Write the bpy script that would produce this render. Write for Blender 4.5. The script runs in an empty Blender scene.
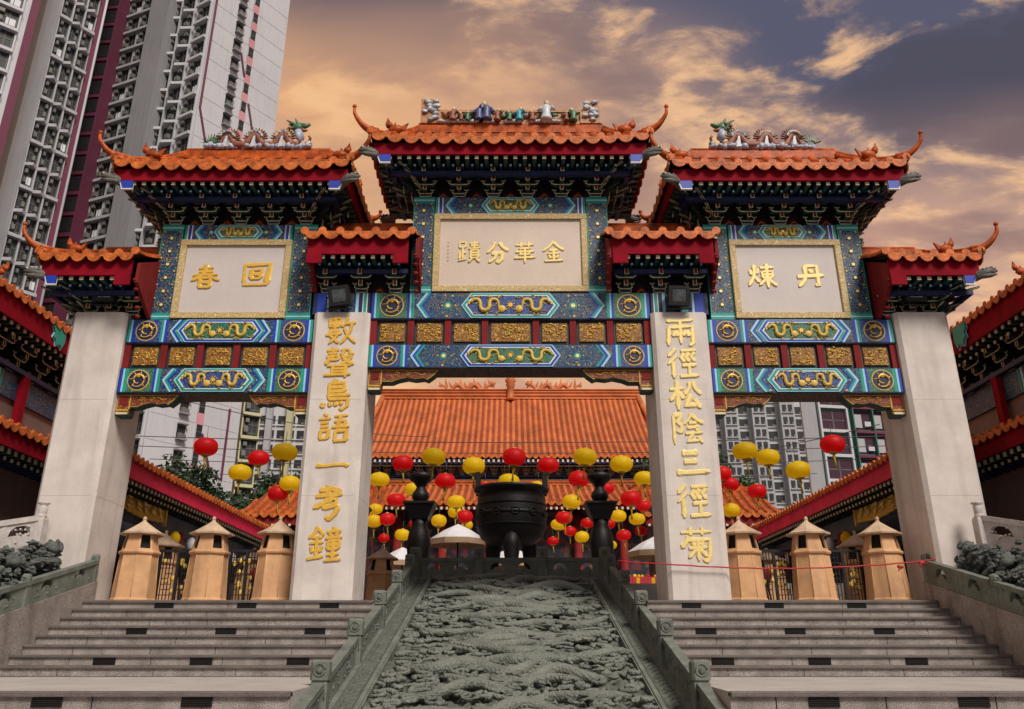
import bpy, math, random
from mathutils import Vector, Matrix, noise
random.seed(7)
S = bpy.context.scene
COL = S.collection
R = math.radians

# ------------------------------------------------------------------ materials
def _mat(name):
    m = bpy.data.materials.new(name); m.use_nodes = True
    nt = m.node_tree
    return m, nt, nt.nodes['Principled BSDF']

def mat(name, col, rough=.6, var=.15, scale=6., bump=0., metal=0., fine=0., spec=.5, stretch=None, streak=0.):
    """noise-varied paint or stone: broad patches (var), fine grain, optional bump and vertical weather streaks"""
    m, nt, b = _mat(name)
    N, L = nt.nodes, nt.links
    b.inputs['Roughness'].default_value = rough
    b.inputs['Metallic'].default_value = metal
    b.inputs['Specular IOR Level'].default_value = spec
    tc = N.new('ShaderNodeTexCoord'); mp = N.new('ShaderNodeMapping')
    geo = N.new('ShaderNodeNewGeometry')
    L.new(geo.outputs['Position'], mp.inputs[0])
    if stretch: mp.inputs['Scale'].default_value = stretch
    n1 = N.new('ShaderNodeTexNoise'); n1.inputs['Scale'].default_value = scale; n1.inputs['Detail'].default_value = 6
    n1.inputs['Roughness'].default_value = .65
    L.new(mp.outputs[0], n1.inputs['Vector'])
    cr = N.new('ShaderNodeMapRange')
    cr.inputs['From Min'].default_value = .3; cr.inputs['From Max'].default_value = .7
    cr.inputs['To Min'].default_value = 1 - var; cr.inputs['To Max'].default_value = 1 + var
    L.new(n1.outputs['Fac'], cr.inputs['Value'])
    out = cr.outputs[0]
    if fine:
        n2 = N.new('ShaderNodeTexNoise'); n2.inputs['Scale'].default_value = 90; n2.inputs['Detail'].default_value = 2
        L.new(geo.outputs['Position'], n2.inputs['Vector'])
        c2 = N.new('ShaderNodeMapRange')
        c2.inputs['From Min'].default_value = .35; c2.inputs['From Max'].default_value = .65
        c2.inputs['To Min'].default_value = 1 - fine; c2.inputs['To Max'].default_value = 1 + fine
        L.new(n2.outputs['Fac'], c2.inputs['Value'])
        mu = N.new('ShaderNodeMath'); mu.operation = 'MULTIPLY'
        L.new(out, mu.inputs[0]); L.new(c2.outputs[0], mu.inputs[1]); out = mu.outputs[0]
    if streak:
        m3 = N.new('ShaderNodeMapping'); m3.inputs['Scale'].default_value = (2.2, 2.2, .22)
        L.new(geo.outputs['Position'], m3.inputs[0])
        n3 = N.new('ShaderNodeTexNoise'); n3.inputs['Scale'].default_value = 1.6; n3.inputs['Detail'].default_value = 5
        L.new(m3.outputs[0], n3.inputs['Vector'])
        c3 = N.new('ShaderNodeMapRange')
        c3.inputs['From Min'].default_value = .5; c3.inputs['From Max'].default_value = .75
        c3.inputs['To Min'].default_value = 1; c3.inputs['To Max'].default_value = 1 - streak
        L.new(n3.outputs['Fac'], c3.inputs['Value'])
        mu = N.new('ShaderNodeMath'); mu.operation = 'MULTIPLY'
        L.new(out, mu.inputs[0]); L.new(c3.outputs[0], mu.inputs[1]); out = mu.outputs[0]
    vm = N.new('ShaderNodeVectorMath'); vm.operation = 'SCALE'
    vm.inputs[0].default_value = col[:3]
    L.new(out, vm.inputs['Scale']); L.new(vm.outputs[0], b.inputs['Base Color'])
    if bump:
        bp = N.new('ShaderNodeBump'); bp.inputs['Strength'].default_value = bump; bp.inputs['Distance'].default_value = .02
        nb = N.new('ShaderNodeTexNoise'); nb.inputs['Scale'].default_value = scale * 5; nb.inputs['Detail'].default_value = 4
        L.new(geo.outputs['Position'], nb.inputs['Vector'])
        L.new(nb.outputs['Fac'], bp.inputs['Height']); L.new(bp.outputs[0], b.inputs['Normal'])
    return m

def pattern(name, base, line, scale=9., thr=.05, rough=.5, warp=.5, bump=.4, metal_line=0., line2=None, kind='rings'):
    """painted or carved tracery: thin scroll lines of a second colour over a ground colour"""
    m, nt, b = _mat(name)
    N, L = nt.nodes, nt.links
    b.inputs['Roughness'].default_value = rough
    geo = N.new('ShaderNodeNewGeometry')
    nz = N.new('ShaderNodeTexNoise'); nz.inputs['Scale'].default_value = scale * .6; nz.inputs['Detail'].default_value = 1
    L.new(geo.outputs['Position'], nz.inputs['Vector'])
    ad = N.new('ShaderNodeVectorMath'); ad.operation = 'MULTIPLY_ADD'
    ad.inputs[1].default_value = (warp / scale * 4,) * 3
    L.new(nz.outputs['Color'], ad.inputs[0]); L.new(geo.outputs['Position'], ad.inputs[2])
    v = N.new('ShaderNodeTexVoronoi'); v.inputs['Scale'].default_value = scale
    L.new(ad.outputs[0], v.inputs['Vector'])
    if kind == 'rings':
        s = N.new('ShaderNodeMath'); s.operation = 'SINE'
        mm = N.new('ShaderNodeMath'); mm.operation = 'MULTIPLY'; mm.inputs[1].default_value = 20
        L.new(v.outputs['Distance'], mm.inputs[0]); L.new(mm.outputs[0], s.inputs[0])
        src = s.outputs[0]
        lo, hi = 1 - thr * 6, 1 - thr * 3
    else:
        src = v.outputs['Distance']; v.feature = 'DISTANCE_TO_EDGE'
        lo, hi = thr * 1.5, thr * .5
    mr = N.new('ShaderNodeMapRange')
    mr.inputs['From Min'].default_value = lo; mr.inputs['From Max'].default_value = hi
    L.new(src, mr.inputs['Value'])
    mx = N.new('ShaderNodeMix'); mx.data_type = 'RGBA'
    mx.inputs[6].default_value = (*base, 1); mx.inputs[7].default_value = (*line, 1)
    if line2:
        m2 = N.new('ShaderNodeMix'); m2.data_type = 'RGBA'
        m2.inputs[6].default_value = (*line, 1); m2.inputs[7].default_value = (*line2, 1)
        n4 = N.new('ShaderNodeTexNoise'); n4.inputs['Scale'].default_value = scale * 1.3
        L.new(geo.outputs['Position'], n4.inputs['Vector'])
        r4 = N.new('ShaderNodeMapRange'); r4.inputs['From Min'].default_value = .45; r4.inputs['From Max'].default_value = .55
        L.new(n4.outputs['Fac'], r4.inputs['Value']); L.new(r4.outputs[0], m2.inputs[0]); L.new(m2.outputs[2], mx.inputs[7])
    L.new(mr.outputs[0], mx.inputs[0]); L.new(mx.outputs[2], b.inputs['Base Color'])
    if bump:
        bp = N.new('ShaderNodeBump'); bp.inputs['Strength'].default_value = bump; bp.inputs['Distance'].default_value = .02
        L.new(mr.outputs[0], bp.inputs['Height']); L.new(bp.outputs[0], b.inputs['Normal'])
    return m

def speckle(name, cols, scale=14., rough=.6):
    """many small painted motifs in several colours"""
    m, nt, b = _mat(name); N, L = nt.nodes, nt.links
    b.inputs['Roughness'].default_value = rough
    geo = N.new('ShaderNodeNewGeometry')
    v = N.new('ShaderNodeTexVoronoi'); v.inputs['Scale'].default_value = scale; v.distance = 'CHEBYCHEV'
    L.new(geo.outputs['Position'], v.inputs['Vector'])
    sx = N.new('ShaderNodeSeparateColor'); L.new(v.outputs['Color'], sx.inputs[0])
    cr = N.new('ShaderNodeValToRGB'); cr.color_ramp.interpolation = 'CONSTANT'
    e = cr.color_ramp.elements
    e[0].color = (*cols[0], 1); e[1].position = 1 / len(cols); e[1].color = (*cols[1], 1)
    for i, c in enumerate(cols[2:]):
        q = e.new((i + 2) / len(cols)); q.color = (*c, 1)
    L.new(sx.outputs[0], cr.inputs[0]); L.new(cr.outputs[0], b.inputs['Base Color'])
    return m

M = {}
M['pillar'] = mat('pale_granite_render', (.65, .58, .53), .85, .14, 1.3, .25, fine=.18, streak=.24)
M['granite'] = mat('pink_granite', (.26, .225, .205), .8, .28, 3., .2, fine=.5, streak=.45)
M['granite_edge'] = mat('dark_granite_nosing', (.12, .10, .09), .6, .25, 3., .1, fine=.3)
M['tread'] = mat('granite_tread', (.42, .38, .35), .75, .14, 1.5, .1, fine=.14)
M['paving'] = mat('plaza_paving', (.3, .27, .25), .85, .15, 1., .1, fine=.15)
M['asphalt'] = mat('dark_paving', (.09, .085, .08), .9, .2, .5, .1, fine=.2)
M['greenstone'] = mat('grey_green_stone', (.15, .165, .14), .75, .3, 4., .35, fine=.2, streak=.3)
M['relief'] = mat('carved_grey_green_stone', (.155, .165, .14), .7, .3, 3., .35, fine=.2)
M['relief_dark'] = mat('border_and_shaded_ground_stone', (.095, .105, .085), .75, .3, 5., .4, fine=.25)  # border stone; its dark tone also paints shade between the carved dragons
M['whitestone'] = mat('white_marble', (.55, .50, .47), .7, .2, 5., .3, fine=.15)
M['rock'] = mat('dark_rockery', (.10, .11, .10), .9, .5, 7., 1., fine=.4)
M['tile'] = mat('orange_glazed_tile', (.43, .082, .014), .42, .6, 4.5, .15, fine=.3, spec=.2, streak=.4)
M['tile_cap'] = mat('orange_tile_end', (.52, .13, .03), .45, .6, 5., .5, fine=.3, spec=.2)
M['tile_pan'] = mat('shade_toned_pan_tile', (.22, .055, .016), .55, .4, 3., .1, fine=.2, spec=.3)  # darkened so the colour carries the shadow between the tile rolls
M['hall_tile'] = mat('weathered_orange_tile', (.54, .150, .048), .5, .3, .9, .1, fine=.1, spec=.3)
M['hall_pan'] = mat('shade_toned_hall_pan', (.26, .06, .025), .6, .3, .9, .1, fine=.1, spec=.2)  # gaps between the hall's rolls get their shade from this darker colour
M['fascia'] = mat('crimson_paint', (.24, .003, .013), .8, .25, 2.5, .05, spec=.12, streak=.3)
M['pinkred'] = mat('bright_crimson_paint', (.70, .010, .075), .6, .25, 1.5, .05)
M['maroon'] = mat('maroon_paint', (.20, .018, .018), .7, .2, 3., .05, spec=.15, streak=.25)
M['dark'] = mat('near_black_paint', (.014, .022, .026), .6, .3, 6., 0)
M['darkgreen'] = mat('dark_green_paint', (.014, .052, .045), .5, .3, 6., 0)
M['darkblue'] = mat('dark_blue_paint', (.006, .015, .075), .5, .25, 6., 0)
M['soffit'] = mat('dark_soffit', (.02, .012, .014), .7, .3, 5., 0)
M['cream'] = mat('cream_paint', (.66, .56, .38), .6, .2, 9., 0)
M['outline'] = mat('pale_gold_outline', (.66, .60, .36), .55, .3, 8., 0)
M['blue'] = mat('cobalt_paint', (.005, .04, .40), .5, .15, 5., 0)
M['palebl'] = mat('pale_blue_paint', (.35, .60, .78), .55, .12, 6., 0)
M['whitep'] = mat('white_paint', (.72, .74, .74), .55, .1, 6., 0)
M['green'] = mat('jade_green_paint', (.004, .30, .22), .5, .15, 5., 0)
M['field'] = pattern('blue_floral_paint', (.004, .022, .11), (.02, .18, .20), 11., .07, line2=(.30, .24, .06), bump=0)
M['fieldblue'] = pattern('cobalt_scroll_paint', (.008, .03, .24), (.28, .22, .08), 13., .045, line2=(.02, .2, .25), bump=0)
M['fieldgreen'] = pattern('green_scroll_paint', (.01, .12, .08), (.34, .26, .05), 13., .05, line2=(.02, .22, .15), bump=0)
M['gold'] = mat('gold_leaf', (.80, .48, .08), .38, .15, 14., .15, metal=.25)
M['palegold'] = mat('pale_gold_leaf', (.90, .70, .28), .4, .12, 14., .1, metal=.15)
M['goldp'] = mat('gold_paint', (.62, .42, .07), .45, .2, 14., .2)
M['yellowp'] = mat('ochre_yellow_paint', (.55, .34, .03), .5, .2, 9., 0)
M['carved'] = pattern('gilded_carving', (.20, .06, .012), (.80, .50, .09), 15., .16, rough=.45, warp=.8, bump=1., line2=(.50, .22, .03))
M['redscroll'] = pattern('red_scroll_board', (.16, .018, .012), (.42, .20, .05), 9., .05, rough=.5, warp=.8, bump=.6)
M['under'] = pattern('painted_beam_underside', (.05, .03, .025), (.16, .10, .05), 6., .08, rough=.6, bump=0)
M['plaque'] = mat('plaque_stone', (.58, .51, .48), .6, .05, 1.2, .05, fine=.06, streak=.04)
M['plaqueg'] = mat('gilded_plaque_ground', (.62, .50, .41), .5, .06, 1.2, .05, fine=.1)
M['plaqueframe'] = pattern('gilt_key_frame', (.52, .34, .13), (.95, .76, .40), 22., .15, rough=.45, bump=.8)
M['bronze'] = mat('black_bronze', (.008, .0075, .008), .5, .4, 4., .3, metal=.3)
M['iron'] = mat('dark_iron', (.02, .018, .018), .5, .3, 6., .1, metal=.4)
M['furnace'] = mat('ochre_rendered_stone', (.60, .335, .165), .75, .24, 2., .15, fine=.07, streak=.3)
M['furnace_roof'] = mat('pale_ochre_stone', (.55, .39, .26), .75, .25, 4., .2, fine=.08, streak=.15)
M['hole'] = mat('sooty_shaded_interior', (.008, .007, .007), .9, .2, 4., 0)  # furnace soot and dark joints; also shade painted into the doorways
M['l_red'] = mat('red_lantern_silk', (.78, .014, .02), .5, .1, 3., 0)
M['l_yel'] = mat('yellow_lantern_silk', (1., .74, .012), .5, .1, 3., 0)
M['tassel'] = mat('gold_tassel', (.60, .42, .04), .6, .2, 9., 0)
M['wallbrown'] = mat('brown_rendered_wall', (.20, .13, .11), .85, .12, 1.5, .1, fine=.1)
M['wallgrey'] = mat('dim_grey_wall', (.09, .10, .12), .8, .25, 2., .1)
M['frieze'] = speckle('painted_frieze', [(.01, .02, .10), (.02, .08, .14), (.05, .02, .08), (.12, .10, .10), (.01, .02, .06), (.20, .04, .05), (.03, .10, .07)], 5.)
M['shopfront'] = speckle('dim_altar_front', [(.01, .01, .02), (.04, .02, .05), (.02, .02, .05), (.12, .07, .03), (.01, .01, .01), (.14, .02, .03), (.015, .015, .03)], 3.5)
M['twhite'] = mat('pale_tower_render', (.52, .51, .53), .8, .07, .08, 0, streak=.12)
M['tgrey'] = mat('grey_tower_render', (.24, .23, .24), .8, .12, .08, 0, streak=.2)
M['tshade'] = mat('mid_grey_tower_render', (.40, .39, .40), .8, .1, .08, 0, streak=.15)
M['tpurple'] = mat('plum_tower_paint', (.13, .02, .05), .75, .12, .1, 0)
M['tdarkp'] = mat('deep_plum_tower_paint', (.045, .01, .025), .8, .15, .1, 0)
M['tpink'] = mat('pink_tower_paint', (.55, .25, .27), .75, .1, .1, 0)
M['tgreen'] = mat('teal_tower_paint', (.05, .16, .13), .75, .1, .1, 0)
M['tyellow'] = mat('cream_yellow_tower_paint', (.50, .47, .28), .75, .1, .1, 0)
M['glass'] = mat('dark_window_glass', (.012, .013, .015), .6, .4, .6, 0)
M['grille'] = mat('window_metalwork', (.10, .10, .095), .6, .4, .9, 0)
M['ac'] = mat('air_conditioner_casing', (.14, .135, .12), .6, .25, .7, 0)
M['leaf'] = mat('dark_evergreen_leaf', (.022, .05, .018), .7, .5, 1.2, 0)
M['leaf2'] = mat('mid_green_leaf', (.05, .10, .03), .7, .5, 1.2, 0)
M['bark'] = mat('tree_bark', (.07, .05, .035), .9, .3, 5., .3)
M['hill'] = mat('wooded_hillside', (.035, .05, .045), .95, .4, .06, 0, fine=.2)
M['canvas'] = mat('white_canvas', (.66, .66, .68), .8, .08, 3., 0)
M['tan'] = mat('tan_canvas', (.42, .28, .17), .8, .1, 3., 0)
M['rope'] = mat('red_ribbon_cloth', (.42, .015, .02), .6, .15, 9., 0)
M['cable'] = mat('thin_cable_rubber', (.08, .08, .08), .6, .1, 9., 0)
M['lens'] = mat('floodlight_glass', (.16, .17, .18), .12, .5, 7., 0, metal=.9)
M['ceramic'] = speckle('glazed_ceramic', [(.45, .43, .40), (.08, .14, .28), (.50, .22, .10), (.55, .50, .42), (.10, .18, .12)], 22., .4)
M['ceramic_blue'] = mat('blue_white_ceramic', (.38, .42, .52), .4, .35, 16., .3)
M['ceramic_red'] = mat('brick_red_ceramic', (.26, .09, .05), .5, .4, 14., .3)
M['ceramic_green'] = mat('green_ceramic', (.07, .18, .09), .4, .4, 14., .3)
M['ceramic_robe'] = mat('indigo_robe_ceramic', (.06, .07, .18), .4, .3, 14., .2)
M['ceramic_turq'] = mat('turquoise_robe_ceramic', (.03, .30, .40), .4, .3, 14., .2)
M['ceramic_white'] = mat('white_robe_ceramic', (.55, .58, .62), .4, .2, 14., .2)
M['ridgewood'] = mat('ochre_ridge_panel', (.42, .20, .08), .5, .4, 9., .4)
M['fishgrey'] = mat('carved_grey_beam_head', (.12, .115, .10), .6, .45, 12., .6)
M['cloth'] = mat('red_cloth', (.40, .02, .04), .8, .2, 3., 0)
M['stripe'] = mat('orange_cloth', (.75, .22, .03), .7, .2, 3., 0)

m_ = M['relief']; nt_ = m_.node_tree; b_ = nt_.nodes['Principled BSDF']     # chiselled scales
vo_ = nt_.nodes.new('ShaderNodeTexVoronoi'); vo_.inputs['Scale'].default_value = 26
ge_ = nt_.nodes.new('ShaderNodeNewGeometry'); nt_.links.new(ge_.outputs['Position'], vo_.inputs['Vector'])
bp_ = nt_.nodes.new('ShaderNodeBump'); bp_.inputs['Strength'].default_value = .9; bp_.inputs['Distance'].default_value = .02; bp_.invert = True
nt_.links.new(vo_.outputs['Distance'], bp_.inputs['Height'])
ob_ = [l.from_socket for l in nt_.links if l.to_socket == b_.inputs['Normal']][0]
nt_.links.new(ob_, bp_.inputs['Normal']); nt_.links.new(bp_.outputs[0], b_.inputs['Normal'])
for k_ in ('l_red', 'l_yel'):      # thin silk lets daylight through
    m_ = M[k_]; nt_ = m_.node_tree; b_ = nt_.nodes['Principled BSDF']; o_ = nt_.nodes['Material Output']
    tr_ = nt_.nodes.new('ShaderNodeBsdfTranslucent'); tr_.inputs[0].default_value = (.95, .03, .03, 1) if k_ == 'l_red' else (1., .78, .03, 1)
    mx_ = nt_.nodes.new('ShaderNodeMixShader'); mx_.inputs[0].default_value = .6
    nt_.links.new(b_.outputs[0], mx_.inputs[1]); nt_.links.new(tr_.outputs[0], mx_.inputs[2]); nt_.links.new(mx_.outputs[0], o_.inputs[0])

# ------------------------------------------------------------------ mesh builder
class MB:
    def __init__(s):
        s.v = []; s.f = []; s.mi = []; s.sm = []; s.mats = []; s.T = Matrix()
    def m(s, k):
        if k not in s.mats: s.mats.append(k)
        return s.mats.index(k)
    def add(s, vs, fs, k, smooth=False):
        o = len(s.v); T = s.T
        s.v.extend(tuple(T @ Vector(p)) for p in vs)
        i = s.m(k)
        for f in fs:
            s.f.append(tuple(o + a for a in f)); s.mi.append(i); s.sm.append(smooth)
    def box(s, x0, x1, y0, y1, z0, z1, k, kf=None):
        vs = [(x0, y0, z0), (x1, y0, z0), (x1, y1, z0), (x0, y1, z0), (x0, y0, z1), (x1, y0, z1), (x1, y1, z1), (x0, y1, z1)]
        fs = [(0, 3, 2, 1), (4, 5, 6, 7), (1, 2, 6, 5), (2, 3, 7, 6), (3, 0, 4, 7)]
        s.add(vs, fs + ([] if kf else [(0, 1, 5, 4)]), k)
        if kf: s.add(vs, [(0, 1, 5, 4)], kf)
    def bbox(s, x0, x1, y0, y1, z0, z1, k, c=.02):
        """box with chamfered vertical and top edges"""
        p = [(x0 + c, y0), (x1 - c, y0), (x1, y0 + c), (x1, y1 - c), (x1 - c, y1), (x0 + c, y1), (x0, y1 - c), (x0, y0 + c)]
        q = [(min(max(a, x0 + c), x1 - c), min(max(b, y0 + c), y1 - c)) for a, b in p]
        vs = [(a, b, z0) for a, b in p] + [(a, b, z1 - c) for a, b in p] + [(a, b, z1) for a, b in q]
        fs = [tuple(range(7, -1, -1)), tuple(range(16, 24))]
        for r in (0, 8):
            for i in range(8): fs.append((r + i, r + (i + 1) % 8, r + 8 + (i + 1) % 8, r + 8 + i))
        s.add(vs, fs, k)
    def prism(s, pts, y0, y1, k, kf=None):
        """polygon in the XZ plane extruded along Y (y0 is the front)"""
        n = len(pts)
        A = sum(pts[i][0] * pts[(i + 1) % n][1] - pts[(i + 1) % n][0] * pts[i][1] for i in range(n))
        if A < 0: pts = pts[::-1]
        vs = [(a, y0, b) for a, b in pts] + [(a, y1, b) for a, b in pts]
        s.add(vs, [tuple(range(n))], kf or k)
        s.add(vs, [tuple(range(2 * n - 1, n - 1, -1))] + [((i + 1) % n, i, n + i, n + (i + 1) % n) for i in range(n)], k)
    def slab(s, pts, k, t):
        """polygon given in 3-D, thickened along its normal by t"""
        n = len(pts); P = [Vector(p) for p in pts]
        nn = (P[1] - P[0]).cross(P[2] - P[0]).normalized() * t
        vs = [tuple(p) for p in P] + [tuple(p - nn) for p in P]
        s.add(vs, [tuple(range(n)), tuple(range(2 * n - 1, n - 1, -1))] + [((i + 1) % n, i, n + i, n + (i + 1) % n) for i in range(n)], k)
    def tube(s, pts, r, k, seg=6, smooth=True, flat=1.):
        P = [Vector(p) for p in pts]; n = len(P)
        rs = r if isinstance(r, (list, tuple)) else [r] * n
        vs = []
        up = Vector((0, 0, 1))
        for i, p in enumerate(P):
            t = (P[min(i + 1, n - 1)] - P[max(i - 1, 0)]).normalized()
            a = t.cross(up)
            if a.length < .05: a = t.cross(Vector((0, 1, 0)))
            a.normalize(); b = a.cross(t)
            for j in range(seg):
                w = 2 * math.pi * j / seg
                vs.append(tuple(p + a * math.cos(w) * rs[i] + b * math.sin(w) * rs[i] * flat))
        fs = [(i * seg + j, i * seg + (j + 1) % seg, (i + 1) * seg + (j + 1) % seg, (i + 1) * seg + j) for i in range(n - 1) for j in range(seg)]
        fs += [tuple(range(seg - 1, -1, -1)), tuple(range((n - 1) * seg, n * seg))]
        s.add(vs, fs, k, smooth)
    def lathe(s, prof, k, c=(0, 0, 0), seg=16, smooth=True, rib=0., rot=0.):
        vs = []; n = len(prof)
        for r, z in prof:
            for j in range(seg):
                w = 2 * math.pi * j / seg + rot
                q = r * (1 - rib * (j % 2))
                vs.append((c[0] + q * math.cos(w), c[1] + q * math.sin(w), c[2] + z))
        fs = [(i * seg + j, i * seg + (j + 1) % seg, (i + 1) * seg + (j + 1) % seg, (i + 1) * seg + j) for i in range(n - 1) for j in range(seg)]
        fs += [tuple(range(seg - 1, -1, -1)), tuple(range((n - 1) * seg, n * seg))]
        s.add(vs, fs, k, smooth)
    def ball(s, c, r, k, seg=10, rings=6, rough=0., smooth=True):
        vs = []; rx, ry, rz = r if isinstance(r, (list, tuple)) else (r, r, r)
        for i in range(rings + 1):
            a = math.pi * i / rings
            for j in range(seg):
                w = 2 * math.pi * j / seg
                q = 1 + (random.uniform(-rough, rough) if rough else 0)
                vs.append((c[0] + rx * q * math.sin(a) * math.cos(w), c[1] + ry * q * math.sin(a) * math.sin(w), c[2] - rz * q * math.cos(a)))
        fs = [(i * seg + j, i * seg + (j + 1) % seg, (i + 1) * seg + (j + 1) % seg, (i + 1) * seg + j) for i in range(rings) for j in range(seg)]
        s.add(vs, fs, k, smooth)
    def disc(s, x, z, r, y, k, seg=10, t=.012):
        """a small boss standing proud of a front face at depth y"""
        s.prism([(x + r * math.cos(2 * math.pi * i / seg), z + r * math.sin(2 * math.pi * i / seg)) for i in range(seg)], y - t, y, k)
    def mesh(s, name):
        me = bpy.data.meshes.new(name)
        me.from_pydata(s.v, [], s.f)
        for k in s.mats: me.materials.append(M[k])
        me.polygons.foreach_set('material_index', s.mi)
        me.polygons.foreach_set('use_smooth', s.sm)
        me.update()
        return me
    def build(s, name, parent=None, loc=None):
        o = bpy.data.objects.new(name, s.mesh(name)); COL.objects.link(o)
        if parent: o.parent = parent
        if loc: o.location = loc
        return o

def tag(o, label=None, cat=None, group=None, kind=None):
    if label: o['label'] = label
    if cat: o['category'] = cat
    if group: o['group'] = group
    if kind: o['kind'] = kind
    return o
def thing(name, label, cat, loc=(0, 0, 0), rz=0, group=None):
    o = bpy.data.objects.new(name, None); COL.objects.link(o)
    o.location = loc; o.rotation_euler = (0, 0, rz); o.empty_display_size = .3
    return tag(o, label, cat, group)
def inst(me, name, parent=None, loc=(0, 0, 0), rz=0, scale=None):
    o = bpy.data.objects.new(name, me); COL.objects.link(o); o.parent = parent
    o.location = loc; o.rotation_euler = (0, 0, rz)
    if scale: o.scale = scale
    return o
def kids(o): return [c for c in bpy.data.objects if c.parent == o]
def dup(root, loc=None, rz=None, label=None, scale=None):
    r = root.copy(); COL.objects.link(r)
    if loc is not None: r.location = loc
    if rz is not None: r.rotation_euler = (0, 0, rz)
    if scale: r.scale = scale
    if label: r['label'] = label
    for c in kids(root):
        d = c.copy(); COL.objects.link(d); d.parent = r
        for g in kids(c):
            e = g.copy(); COL.objects.link(e); e.parent = d
    return r

# ------------------------------------------------------------------ tiled roof slope
def slope(mb, O, ex, ey, Lg, Dp, rise, kL=0., kR=0., lift=0., pw=6, sp=.34, tr=.085, k='tile', kc='tile_cap', sag=.3, drips=True, seg=6, hr=5, kp='tile_pan'):
    """barrel-tiled roof slope. O: left end of eave, ex along the eave, ey inward, rise to the top; kL/kR: hip clipping"""
    O = Vector(O); ex = Vector(ex); ey = Vector(ey)
    def h(a, d):
        t = d / Dp
        l = lift * abs(2 * min(max(a / Lg, 0), 1) - 1) ** pw * max(0, 1 - t) ** 2 if lift else 0
        return rise * t * ((1 - sag) + sag * t) + l
    def P(a, d, z=0.): return O + ex * a + ey * d + Vector((0, 0, h(a, d) + z))
    na = max(4, int(Lg / .35)); vs = []; fs = []
    for i in range(hr + 1):
        d = Dp * i / hr
        for j in range(na + 1):
            a = kL * d + (Lg - (kL + kR) * d) * j / na
            vs.append(P(a, d))
    for i in range(hr):
        for j in range(na):
            q = i * (na + 1) + j
            fs.append((q, q + 1, q + na + 2, q + na + 1))
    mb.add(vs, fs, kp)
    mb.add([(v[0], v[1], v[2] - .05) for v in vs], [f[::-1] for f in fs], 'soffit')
    n = max(2, round(Lg / sp)); st = Lg / n
    for i in range(n + 1):
        a = st * i
        dm = Dp
        if kL > 0: dm = min(dm, a / kL)
        if kR > 0: dm = min(dm, (Lg - a) / kR)
        if dm > .08:
            vs = []; m_ = max(2, int(hr * dm / Dp) + 1)
            for q in range(m_ + 1):
                d = dm * q / m_ - (.04 if q == 0 else 0)
                p = P(a, max(d, 0)) + ey * min(d, 0)
                for w in range(seg + 1):
                    an = math.pi * w / seg
                    vs.append(p + ex * math.cos(an) * tr + Vector((0, 0, math.sin(an) * tr * 1.1)))
            s1 = seg + 1
            fs = [(q * s1 + w, q * s1 + w + 1, (q + 1) * s1 + w + 1, (q + 1) * s1 + w) for q in range(m_) for w in range(seg)]
            mb.add(vs, fs, k, True)
        if drips:
            p = P(a, 0) - ey * .05
            c = [p + ex * math.cos(2 * math.pi * w / 10) * tr * 1.0 + Vector((0, 0, tr * .55 + math.sin(2 * math.pi * w / 10) * tr * 1.0)) for w in range(10)]
            mb.add(c + [q + ey * .04 for q in c], [tuple(range(10)), tuple(range(19, 9, -1))] + [((w + 1) % 10, w, 10 + w, 10 + (w + 1) % 10) for w in range(10)], kc)
            if i < n:
                p = P(a + st / 2, 0) - ey * .055
                w_ = st / 2 - tr * .22
                sh = [(-w_, .03), (-w_ * .95, -.045), (-w_ * .75, -.095), (-w_ * .4, -.132), (0, -.147), (w_ * .4, -.132), (w_ * .75, -.095), (w_ * .95, -.045), (w_, .03)]
                sc = sp / .34
                c = [p + ex * x + Vector((0, 0, z * sc)) for x, z in sh]
                nn = len(c)
                mb.add(c + [q + ey * .03 for q in c], [tuple(range(nn)), tuple(range(2 * nn - 1, nn - 1, -1))] + [((w + 1) % nn, w, nn + w, nn + (w + 1) % nn) for w in range(nn)], kc)

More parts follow.
